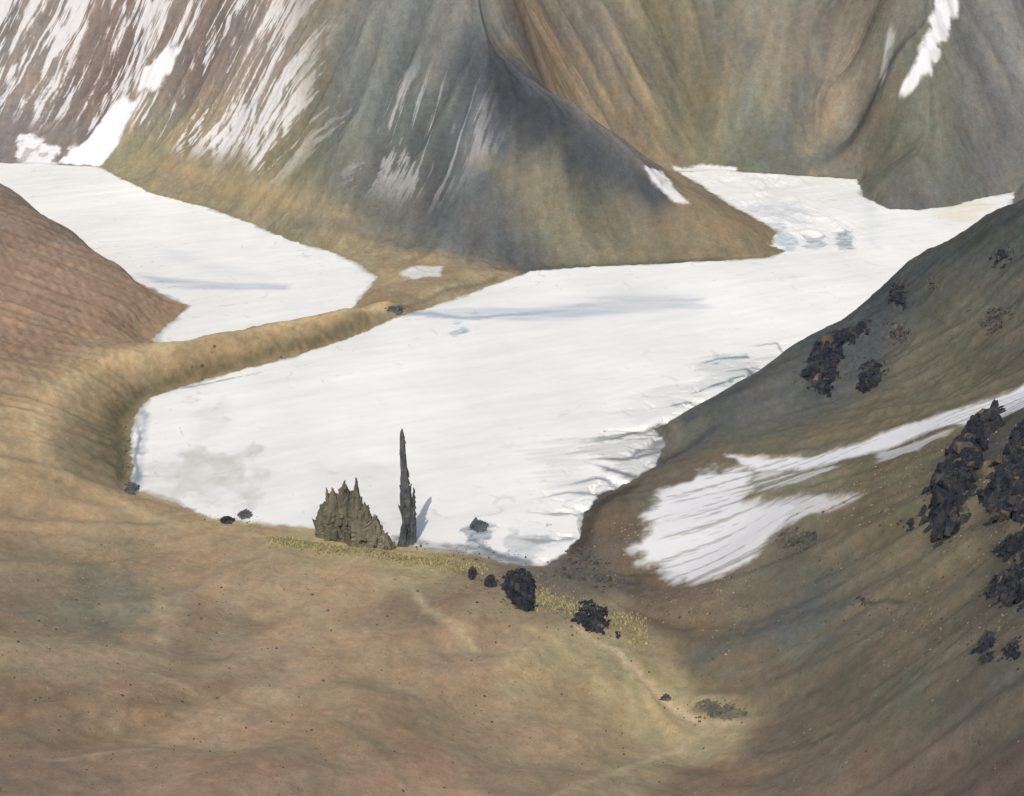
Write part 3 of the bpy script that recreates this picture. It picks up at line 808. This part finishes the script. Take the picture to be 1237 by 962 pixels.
# ------------------------------------------------------------------ rock
def rock_material(name, c1, c2, c3, sc):
    m, nt, b = new_mat(name)
    L = nt.links.new
    tc = N_(nt, 'ShaderNodeTexCoord')
    n1 = N_(nt, 'ShaderNodeTexNoise'); n1.inputs['Scale'].default_value = sc; n1.inputs['Detail'].default_value = 7; n1.inputs['Roughness'].default_value = .7
    mp = N_(nt, 'ShaderNodeMapping'); mp.inputs['Scale'].default_value = (1, .7, .6)
    L(tc.outputs['Object'], mp.inputs['Vector']); L(mp.outputs['Vector'], n1.inputs['Vector'])
    rp = N_(nt, 'ShaderNodeValToRGB'); e = rp.color_ramp.elements
    e[0].position = .36; e[0].color = (*c1, 1); e[1].position = .66; e[1].color = (*c3, 1)
    k = e.new(.5); k.color = (*c2, 1)
    L(n1.outputs['Fac'], rp.inputs['Fac']); L(rp.outputs['Color'], b.inputs['Base Color'])
    b.inputs['Roughness'].default_value = .9; b.inputs['Specular IOR Level'].default_value = .2
    bp = N_(nt, 'ShaderNodeBump'); bp.inputs['Distance'].default_value = 1.5; bp.inputs['Strength'].default_value = .5
    L(n1.outputs['Fac'], bp.inputs['Height']); L(bp.outputs['Normal'], b.inputs['Normal'])
    return m


M_dark = rock_material('dark_rock', (.012, .015, .022), (.032, .035, .042), (.085, .075, .06), .07)
M_warm = rock_material('weathered_tan_rock', (.06, .052, .042), (.11, .09, .065), (.19, .145, .095), .1)
M_mid = rock_material('grey_brown_rock', (.04, .04, .042), (.09, .085, .07), (.17, .14, .10), .1)
M_olive = rock_material('lichen_covered_rock', (.085, .085, .065), (.15, .14, .10), (.23, .20, .14), .03)
M_blue = rock_material('blue_grey_rock', (.05, .062, .068), (.09, .10, .105), (.17, .17, .16), .08)


def block(verts, faces, x, y, z, sx, sy, sz, rot, rr):
    """one broken angular block of a rock"""
    o = len(verts); cr, sr = math.cos(rot), math.sin(rot); tx, ty = rr.gauss(0, .2), rr.gauss(0, .2)
    for kz in (-1, 1):
        tp = 1.0 if kz < 0 else rr.uniform(.35, .8)
        for kx, ky in ((-1, -1), (1, -1), (1, 1), (-1, 1)):
            a_ = kx * sx * tp * rr.uniform(.6, 1.1); b_ = ky * sy * tp * rr.uniform(.6, 1.1); c_ = kz * sz * rr.uniform(.6, 1.15)
            verts.append((x + a_ * cr - b_ * sr + tx * c_, y + a_ * sr + b_ * cr + ty * c_, z + c_))
    for f in ((0, 3, 2, 1), (4, 5, 6, 7), (0, 1, 5, 4), (1, 2, 6, 5), (2, 3, 7, 6), (3, 0, 4, 7)):
        faces.append(tuple(o + q for q in f))


def crag(pts, height, mat, label, seed, step=2.2, cut=.30, size=26, group=None, name='rock_outcrop'):
    """a craggy outcrop standing out of the slope inside a ground outline"""
    pl = gpoly(pts)
    x0, y0 = pl.min(0) - 6; x1, y1 = pl.max(0) + 6
    k = max(step, math.sqrt((x1 - x0) * (y1 - y0) / 16000))
    xs = np.arange(x0, x1 + k, k); ys = np.arange(y0, y1 + k, k)
    gx_, gy_ = np.meshgrid(xs, ys, indexing='ij')
    fx, fy = gx_.ravel(), gy_.ravel()
    zz = land_height(fx, fy)
    s = sdf(fx, fy, pl)
    rg = ridged(fx / size + seed * 3.1, fy / (size * 1.7) + seed, 4, .6)
    blk = np.floor(vnoise(fx / (size * .35) + seed, fy / (size * .5)) * 4) / 4
    d = -s - size * .3 * (1 - rg) + (cut + .25) * size * 1.1 * fbm(fx / (size * .7) + seed, fy / size, 4, .65)
    up_ = sst(0, size * .3, d) * height * .5 * (.3 + .55 * rg + .4 * blk + .25 * fbm(fx / (size * .2), fy / (size * .3), 3))
    z2 = zz + up_ - 1.2
    inside = d > -k
    ids = -np.ones(len(fx), int); sel = np.where(inside)[0]
    nx, ny = gx_.shape
    g = np.arange(nx * ny).reshape(nx, ny)
    q = np.stack([g[:-1, :-1], g[1:, :-1], g[1:, 1:], g[:-1, 1:]], -1).reshape(-1, 4)
    q = q[inside[q].sum(1) >= 3]
    if not len(q):
        return None
    us, inv = np.unique(q, return_inverse=True); inv = inv.reshape(-1, 4)
    cx_, cy_ = fx[us].mean(), fy[us].mean(); cz_ = zz[us].min()
    jx = (rng.rand(len(us)) - .5) * k * .5; jy = (rng.rand(len(us)) - .5) * k * .5
    verts = np.stack([fx[us] - cx_ + jx, fy[us] - cy_ + jy, z2[us] - cz_], 1).tolist()
    faces = inv.tolist()
    rr = random.Random(seed)
    good = np.where(d > -size * .1)[0]
    nf = len(faces)
    nb = int(min(300, max(8, len(good) * k * k / (size * .23) ** 2)))
    for _ in range(nb):
        i = good[rr.randrange(len(good))]
        b_ = size * rr.uniform(.045, .15) * (1 + 1.0 * rr.random() ** 4)
        block(verts, faces, fx[i] - cx_, fy[i] - cy_, z2[i] - cz_, b_ * rr.uniform(.8, 1.9), b_ * rr.uniform(.6, 1.3), b_ * rr.uniform(.5, 1.2), .5 + rr.gauss(0, .35), rr)
    me = bpy.data.meshes.new(name)
    me.from_pydata(verts, [], faces); me.update()
    me.materials.append(mat); me.materials.append(M_warm)
    mi = np.zeros(len(me.polygons), np.int32)
    for q_ in range(nb):
        if rr.random() < .06:
            mi[nf + 6 * q_:nf + 6 * q_ + 6] = 1
    me.polygons.foreach_set('material_index', mi)
    o = bpy.data.objects.new(name, me); C.objects.link(o); o.location = (cx_, cy_, cz_)
    o['label'] = label; o['category'] = 'rock outcrop'
    if group: o['group'] = group
    return o


def box(x0, y0, x1, y1, wob=.18, n_=10, seed=0):
    """irregular round outline within a pixel box"""
    r = random.Random(seed * 7 + 1)
    out = []
    for i in range(n_):
        a = 2 * math.pi * i / n_
        k = 1 - wob * r.random()
        out.append(((x0 + x1) / 2 + (x1 - x0) / 2 * math.cos(a) * k * 1.08, (y0 + y1) / 2 + (y1 - y0) / 2 * math.sin(a) * k * 1.08))
    return out


G1 = 'dark crags on the right slope'
crag([(1122, 640), (1112, 600), (1130, 568), (1148, 540), (1165, 515), (1190, 498), (1215, 488), (1212, 520), (1195, 545), (1180, 585), (1172, 610), (1165, 640), (1140, 655)],
     42, M_dark, 'largest black crag high on the right slope just below the snow band', 1, size=34, cut=.15, group=G1)
crag([(1185, 600), (1205, 560), (1225, 520), (1250, 500), (1250, 640), (1215, 640), (1190, 625)], 24, M_dark,
     'broken dark crag at the right edge beside the largest black crag', 2, size=26, cut=.6, group=G1)
crag(box(1083, 625, 1108, 642, seed=3), 7, M_dark, 'small dark rocks just left of the foot of the largest black crag', 3, size=11, cut=.3, group=G1)
crag([(1200, 660), (1245, 640), (1250, 730), (1215, 735), (1190, 725), (1208, 690)], 15, M_dark, 'broken dark rocks at the right edge below the largest crag', 4, size=17, cut=.7, group=G1)
crag([(1176, 800), (1182, 775), (1192, 762), (1202, 768), (1200, 800), (1188, 806)], 14, M_dark, 'upright black rock low on the right slope', 5, size=16, cut=.1, step=1.2, group=G1)
crag(box(1212, 775, 1236, 806, seed=6), 8, M_dark, 'small dark rock at the right edge beside the upright black rock', 6, size=12, cut=.4, step=1.2, group=G1)
crag(box(1176, 886, 1192, 900, seed=7), 3.5, M_mid, 'lowest small rock in the lower right corner', 7, size=8, cut=.2, step=.9, group=G1)
crag(box(1034, 718, 1050, 732, seed=8), 8, M_dark, 'lone small dark rock in the middle of the right slope', 8, size=10, cut=.2, step=1, group=G1)
crag(box(1130, 768, 1138, 782, seed=9), 4, M_mid, 'tiny upright rock left of the upright black rock', 9, size=7, cut=.1, step=.8, group=G1)
crag(box(940, 640, 990, 665, seed=10), 4, M_mid, 'flat brown rock patch just below the snow lobes', 10, size=16, cut=.7, group=G1)
G2 = 'dark rocks on the ridge beside the glacier'
crag([(970, 470), (968, 440), (985, 415), (1010, 402), (1050, 385), (1062, 372), (1050, 400), (1025, 420), (1012, 450), (1005, 478), (985, 480)],
     24, M_dark, 'long black cliff on the ridge directly above the glacier', 11, size=30, cut=.3, group=G2)
crag([(1035, 470), (1040, 440), (1058, 430), (1070, 445), (1062, 465), (1048, 475)], 14, M_dark, 'black rock right of the long cliff on the ridge', 12, size=20, cut=.4, group=G2)
crag([(1068, 362), (1078, 345), (1095, 338), (1100, 355), (1092, 372), (1076, 368)], 14, M_dark, 'black rock on the crest of the ridge where it turns up', 13, size=22, cut=.3, group=G2)
crag(box(1118, 338, 1142, 352, seed=14), 10, M_mid, 'dark grey rock high on the ridge right of its bend', 14, size=18, cut=.3, group=G2)
crag(box(1196, 300, 1232, 325, seed=15), 12, M_dark, 'dark rock high on the ridge at the right edge', 15, size=24, cut=.4, group=G2)
crag(box(1070, 385, 1100, 420, seed=16), 6, M_mid, 'grey broken rocks between the long cliff and the ridge top', 16, size=20, cut=.8, group=G2)
crag(box(1190, 370, 1222, 400, seed=17), 7, M_mid, 'faint grey rocks on the upper ridge slope', 17, size=20, cut=.8, group=G2)
G3 = 'rocks at the head of the gully'
crag(box(563, 686, 578, 702, seed=18), 10, M_dark, 'leftmost small black rock at the gully head', 18, size=10, cut=.1, step=1.1, group=G3)
crag(box(583, 696, 602, 712, seed=19), 9, M_dark, 'second small black rock at the gully head from the left', 19, size=10, cut=.2, step=1.1, group=G3)
crag([(606, 715), (608, 696), (622, 690), (640, 694), (650, 715), (648, 738), (632, 742), (616, 728)], 24, M_dark, 'largest black rock block at the gully head below the glacier front', 20, size=18, cut=.1, step=1.3, group=G3)
crag([(692, 750), (700, 728), (715, 725), (735, 738), (740, 755), (730, 768), (705, 764)], 12, M_dark, 'broken black rocks in the upper part of the gully', 21, size=15, cut=.5, step=1.3, group=G3)
crag(box(741, 762, 752, 774, seed=22), 6, M_dark, 'tiny black rock right of the broken rocks in the gully', 22, size=8, cut=.1, step=.9, group=G3)
crag(box(795, 838, 815, 848, seed=23), 3.5, M_mid, 'small dark rock above the pale gully bed', 23, size=9, cut=.2, step=.9, group=G3)
crag([(838, 850), (860, 845), (890, 850), (905, 860), (880, 872), (862, 870), (848, 862)], 5, M_olive, 'row of low dark olive rocks above the pale gully bed', 24, size=10, cut=.6, step=1, group=G3)
crag([(670, 695), (680, 665), (712, 660), (742, 690), (738, 712), (710, 708), (690, 700)], 1.5, M_mid, 'low blue grey rocks where the gully meets the glacier front', 25, size=18, cut=.6, group=G3)
G4 = 'small rocks along the glacier front'
crag(box(264, 624, 286, 634, seed=26, wob=.05), 7, M_dark, 'small flat black rock at the front edge of the glacier', 26, size=9, cut=0, step=1, group=G4)
crag(box(287, 616, 306, 628, seed=27, wob=.05), 8, M_blue, 'small blue grey rock on the ice beside the flat black rock', 27, size=9, cut=0, step=1, group=G4)
crag(box(148, 582, 170, 598, seed=28), 8, M_blue, 'dark rock at the left corner of the glacier under the moraine', 28, size=12, cut=.1, step=1.3, group=G4)
crag(box(566, 628, 592, 645, seed=29), 10, M_blue, 'blue grey rock in the ice right of the tall pinnacle', 29, size=12, cut=.2, step=1.3, group=G4)
crag(box(466, 369, 490, 380, seed=30), 12, M_blue, 'dark blue rock at the notch of the moraine', 30, size=20, cut=.1, group=G4)


# ------------------------------------------------------------------ tall rocks on the ice front
def spike_into(verts, faces, bx, by, bz, h, r, lean, seed, ns=14, nr=26, prof=None):
    rr = random.Random(seed)
    o = len(verts)
    ph = [rr.random() * 6.28 for _ in range(4)]
    for j in range(nr + 1):
        t = j / nr
        R = r * (prof(t) if prof else (1 - t) ** .8)
        R = max(R, r * .03)
        for i in range(ns):
            a = 2 * math.pi * i / ns
            k = 1 + .22 * math.sin(3 * a + ph[0] + t * 4) + .14 * math.sin(5 * a + ph[1] - 7 * t) + .16 * (rr.random() - .5)
            x = bx + lean[0] * t + R * k * math.cos(a); y = by + lean[1] * t + R * k * math.sin(a)
            verts.append((x, y, bz + h * t + (rr.random() - .5) * h * .012))
    for j in range(nr):
        for i in range(ns):
            a = o + j * ns + i; b = o + j * ns + (i + 1) % ns
            faces.append((a, b, b + ns, a + ns))
    faces.append(tuple(o + nr * ns + i for i in range(ns)))


def tall(name, px, py, body, spikes, mat, label):
    """spikes: (dx px, dy px of the foot, height px, half width px, lean px, profile)"""
    g = ground(px, py)
    dd = math.hypot(math.hypot(g[0], g[1]), HC - g[2])
    u = dd / F
    root = bpy.data.objects.new(name, None); C.objects.link(root); root.location = g
    root['label'] = label; root['category'] = 'rock'

    def piece(nm, lst):
        verts, faces = [], []
        for i, (dx, dy, hh, hw, ln, prof) in lst:
            q = ground(px + dx, py + dy) if dy < 12 else g
            # a vertical length looks shorter from above by the cosine of the view angle
            H_, R_ = hh * u / .9 + 4, hw * u
            spike_into(verts, faces, q[0] - g[0], q[1] - g[1], q[2] - g[2] - 4, H_, R_ * .86, (ln * u, 0), i + 3, prof=prof)
            rr = random.Random(i + 70)
            for _ in range(int(14 + H_ * .2)):
                t = rr.random() ** .8; a_ = rr.random() * 6.283
                pr = (prof(t) if prof else (1 - t) ** .8) * R_
                b_ = R_ * rr.uniform(.12, .3) * (.4 + .6 * pr / R_) + .6
                block(verts, faces, q[0] - g[0] + ln * u * t + pr * .8 * math.cos(a_), q[1] - g[1] + pr * .8 * math.sin(a_), q[2] - g[2] - 4 + H_ * t * .97,
                      b_, b_ * .8, b_ * rr.uniform(1.2, 2.6), rr.random() * 3, rr)
        me = bpy.data.meshes.new(nm); me.from_pydata(verts, [], faces); me.update(); me.materials.append(mat)
        o = bpy.data.objects.new(nm, me); C.objects.link(o); o.parent = root
    piece('body', list(enumerate(body)))
    for i, sp_ in enumerate(spikes):
        piece('spire', [(i + 40, sp_)])
    return root


def pin(t):   # narrow foot, thick lower part, long blade above
    pts = [(0, .9), (.1, .45), (.22, .75), (.38, 1.0), (.52, .75), (.62, .5), (.95, .36), (1, .08)]
    for (a, b), (c, d) in zip(pts, pts[1:]):
        if t <= c:
            return b + (d - b) * (t - a) / (c - a)
    return .08


tall('rock_pinnacle', 494, 656, [(0, 0, 134, 8.5, -4, pin)], [(3, 0, 66, 6, 5, None), (-7, 3, 34, 7, 2, None)], M_blue,
     'tall thin dark pinnacle standing against the white glacier')
hump = []; spires = []
r = random.Random(5)
dome = lambda t: max(.02, (1 - t ** 2.2) ** .8)
for dx, dy, hh, hw in [(-30, -4, 42, 13), (-20, -2, 58, 15), (-6, 0, 68, 16), (6, 4, 64, 16), (18, 6, 48, 15), (30, 8, 34, 13), (42, 10, 18, 11)]:
    hump.append((dx, dy, hh, hw, r.uniform(-2, 2), dome))
for dx, dy, hh, hw in [(-26, -2, 60, 6), (8, 0, 74, 11)]:
    spires.append((dx, dy, hh, hw, r.uniform(-2, 2), None))
tall('jagged_rock', 424, 652, hump, spires, M_olive, 'broad olive brown rock with a jagged top at the glacier front left of the pinnacle')

# ------------------------------------------------------------------ tufts by the glacier front
M_tuft, nt, b = new_mat('yellow_green_tuft')
tc = N_(nt, 'ShaderNodeTexCoord'); nn = N_(nt, 'ShaderNodeTexNoise'); nn.inputs['Scale'].default_value = .3
rp = N_(nt, 'ShaderNodeValToRGB'); rp.color_ramp.elements[0].position = .35; rp.color_ramp.elements[0].color = (.22, .24, .12, 1)
rp.color_ramp.elements[1].position = .65; rp.color_ramp.elements[1].color = (.58, .47, .24, 1)
nt.links.new(tc.outputs['Object'], nn.inputs['Vector']); nt.links.new(nn.outputs['Fac'], rp.inputs['Fac']); nt.links.new(rp.outputs['Color'], b.inputs['Base Color'])
b.inputs['Roughness'].default_value = .9
r = random.Random(8)
verts, faces = [], []
for i in range(2600):
    t = r.random()
    px = 330 + 250 * t + r.gauss(0, 6); py = 643 + 30 * t + abs(r.gauss(0, 7))
    if r.random() < .25:
        px, py = r.uniform(640, 780), 0
        py = 730 + (px - 640) * .55 + r.gauss(0, 14)
    q = at(px, py, 20)
    verts.append((q[0], q[1]))
vx = np.array(verts); vz = [land_height(vx[:, 0].copy(), vx[:, 1].copy())]
ok = sdf(vx[:, 0], vx[:, 1], ICE) > 6
pts = [(a[0], a[1], z) for a, z, k in zip(vx, vz[0], ok) if k]
verts = []
for x, y, z in pts:
    for k in range(5):
        a = r.random() * 6.28; h = r.uniform(1.2, 4.5); w = r.uniform(.5, 1.1); lx, ly = r.gauss(0, 1.2), r.gauss(0, 1.2)
        ox, oy = r.gauss(0, 1), r.gauss(0, 1)
        o = len(verts)
        verts += [(x + ox - w * math.cos(a), y + oy - w * math.sin(a), z - .4), (x + ox + w * math.cos(a), y + oy + w * math.sin(a), z - .4), (x + ox + lx, y + oy + ly, z + h)]
        faces.append((o, o + 1, o + 2))
me = bpy.data.meshes.new('grass_tufts'); me.from_pydata(verts, [], faces); me.update(); me.materials.append(M_tuft)
o = bpy.data.objects.new('grass_tufts', me); C.objects.link(o); o['kind'] = 'stuff'; o['label'] = 'yellow green tufts along the foot of the foreground hill'; o['category'] = 'grass'

# ------------------------------------------------------------------ tussocks over the near slopes
M_tus, nt, b = new_mat('dry_tussock')
tc = N_(nt, 'ShaderNodeTexCoord'); nn = N_(nt, 'ShaderNodeTexNoise'); nn.inputs['Scale'].default_value = .11; nn.inputs['Detail'].default_value = 4
rp = N_(nt, 'ShaderNodeValToRGB'); rp.color_ramp.elements[0].position = .38; rp.color_ramp.elements[0].color = (.14, .11, .065, 1)
rp.color_ramp.elements[1].position = .62; rp.color_ramp.elements[1].color = (.40, .31, .18, 1)
nt.links.new(tc.outputs['Object'], nn.inputs['Vector']); nt.links.new(nn.outputs['Fac'], rp.inputs['Fac']); nt.links.new(rp.outputs['Color'], b.inputs['Base Color'])
b.inputs['Roughness'].default_value = .95
rt = np.random.RandomState(5)
nn_ = 60000
ta = np.radians(rt.uniform(-24, 24, nn_)); td = 650 + 1250 * rt.rand(nn_) ** .8
tx, ty = td * np.sin(ta), td * np.cos(ta)
dens = fbm(tx / 90, ty / 140, 4) + .5 * fbm(tx / 25, ty / 40, 2)
e_ = sdf(tx, ty, ICE)
ia_ = np.searchsorted(az, ta).clip(0, NA - 1); jd_ = np.searchsorted(dist, td).clip(0, ND - 1)
kk = (rt.rand(nn_) < sst(-.25, .4, dens) * .55) & (e_ > 12) & (snow[ia_ * ND + jd_] < .05)
tx, ty, td = tx[kk], ty[kk], td[kk]; tz = land_height(tx, ty); m = len(tx)
Rr = (.45 + .9 * rt.rand(m) ** 3) * td / 1100
ang = rt.rand(m, 1) * 6.28 + np.arange(5)[None] * 1.2566 + rt.uniform(-.3, .3, (m, 5))
rad = Rr[:, None] * rt.uniform(.6, 1.25, (m, 5))
bx = tx[:, None] + rad * np.cos(ang); by = ty[:, None] + rad * np.sin(ang); bz = land_height(bx.ravel(), by.ravel()).reshape(m, 5) - .25
tp = np.stack([tx + rt.normal(0, .2, m), ty + rt.normal(0, .2, m), tz + Rr * rt.uniform(.35, .8, m)], 1)
vv = np.concatenate([np.stack([bx, by, bz], -1), tp[:, None]], 1).reshape(-1, 3)
o6 = (np.arange(m) * 6)[:, None, None]
tri = np.array([[k, (k + 1) % 5, 5] for k in range(5)])[None] + o6
me = bpy.data.meshes.new('tussock_grass'); me.from_pydata(vv.tolist(), [], tri.reshape(-1, 3).tolist()); me.update(); me.materials.append(M_tus)
o = bpy.data.objects.new('tussock_grass', me); C.objects.link(o); o['kind'] = 'stuff'; o['label'] = 'low dry grass tussocks scattered over the near slopes'; o['category'] = 'grass'

# ------------------------------------------------------------------ loose stones below the crags
r = random.Random(21)
verts, faces = [], []
spots = []
for cx_, cy_, sx_, sy_, n_ in [(1140, 610, 30, 50, 260), (1205, 600, 30, 50, 200), (1215, 700, 18, 34, 160), (1190, 790, 16, 22, 70), (1000, 450, 30, 34, 220),
                               (1050, 440, 26, 26, 120), (1085, 370, 22, 22, 90), (1200, 380, 30, 30, 80), (620, 725, 34, 18, 130), (715, 750, 28, 20, 150),
                               (870, 862, 34, 12, 130), (580, 700, 24, 12, 60), (705, 690, 30, 18, 130), (1040, 728, 24, 10, 40), (965, 652, 34, 14, 80),
                               (150, 560, 6, 40, 70), (300, 440, 70, 14, 40), (285, 628, 26, 5, 30), (430, 660, 50, 6, 60), (560, 668, 50, 8, 90)]:
    for k in range(n_):
        spots.append((r.gauss(cx_, sx_ * .7), r.gauss(cy_, sy_ * .7)))
for k in range(2200):
    spots.append((r.uniform(-60, 1290), r.uniform(700, 1000)))
for k in range(700):
    spots.append((r.uniform(780, 1290), r.uniform(600, 760)))
R_ice = lambda q: sdf(np.array([q[0]]), np.array([q[1]]), ICE)[0] < -4
for px, py in spots:
    q = ground(min(max(px, -80), 1320), py)
    ia_ = int(np.searchsorted(az, math.atan2(q[0], q[1]))); jd_ = int(np.searchsorted(dist, math.hypot(q[0], q[1])))
    if snow[min(ia_, NA - 1) * ND + min(jd_, ND - 1)] > .2 or (R_ice(q) and py < 600):
        continue
    R = q[1] * .00055 * r.uniform(.4, 1.0) * (1 + 2.5 * r.random() ** 6)
    o = len(verts); ph = r.random() * 6.28
    ring = [(math.cos(ph + k * 1.257) * R * r.uniform(.7, 1.2), math.sin(ph + k * 1.257) * R * r.uniform(.7, 1.2)) for k in range(5)]
    for kx, ky in ring:
        verts.append((q[0] + kx, q[1] + ky, q[2] - R * .5))
    for kx, ky in ring:
        verts.append((q[0] + kx * .6, q[1] + ky * .6, q[2] + R * r.uniform(.5, 1.0)))
    for k in range(5):
        a_, b_ = o + k, o + (k + 1) % 5
        faces.append((a_, b_, b_ + 5, a_ + 5))
    faces.append(tuple(o + 5 + k for k in range(5)))
me = bpy.data.meshes.new('scree'); me.from_pydata(verts, [], faces); me.update(); me.materials.append(M_mid)
o = bpy.data.objects.new('scree', me); C.objects.link(o); o['kind'] = 'stuff'; o['label'] = 'loose dark stones scattered below and around the crags'; o['category'] = 'stones'

# ------------------------------------------------------------------ light
EL, AZ = 50.0, 191.0      # elevation, compass angle from +Y towards +X
wd = bpy.data.worlds.new('World'); bpy.context.scene.world = wd; wd.use_nodes = True
nt = wd.node_tree
sky = nt.nodes.new('ShaderNodeTexSky'); sky.sky_type = 'NISHITA'; sky.sun_disc = False
sky.sun_elevation = math.radians(EL); sky.sun_rotation = math.radians(AZ); sky.dust_density = 2.0; sky.air_density = 1.0
bg = nt.nodes['Background']; bg.inputs['Strength'].default_value = .13
nt.links.new(sky.outputs['Color'], bg.inputs['Color'])
sd_ = bpy.data.lights.new('sun', 'SUN'); sd_.energy = 2.7; sd_.angle = math.radians(.5); sd_.color = (1, .95, .88)
so = bpy.data.objects.new('sun', sd_); C.objects.link(so)
a, e = math.radians(AZ), math.radians(EL)
from mathutils import Vector
dv = Vector((math.sin(a) * math.cos(e), math.cos(a) * math.cos(e), math.sin(e)))
so.rotation_euler = dv.to_track_quat('Z', 'Y').to_euler()
so.location = (3000, 0, 4000)
sc = bpy.context.scene
sc.view_settings.view_transform = 'Standard'; sc.view_settings.look = 'None'; sc.view_settings.exposure = 0; sc.view_settings.gamma = 1
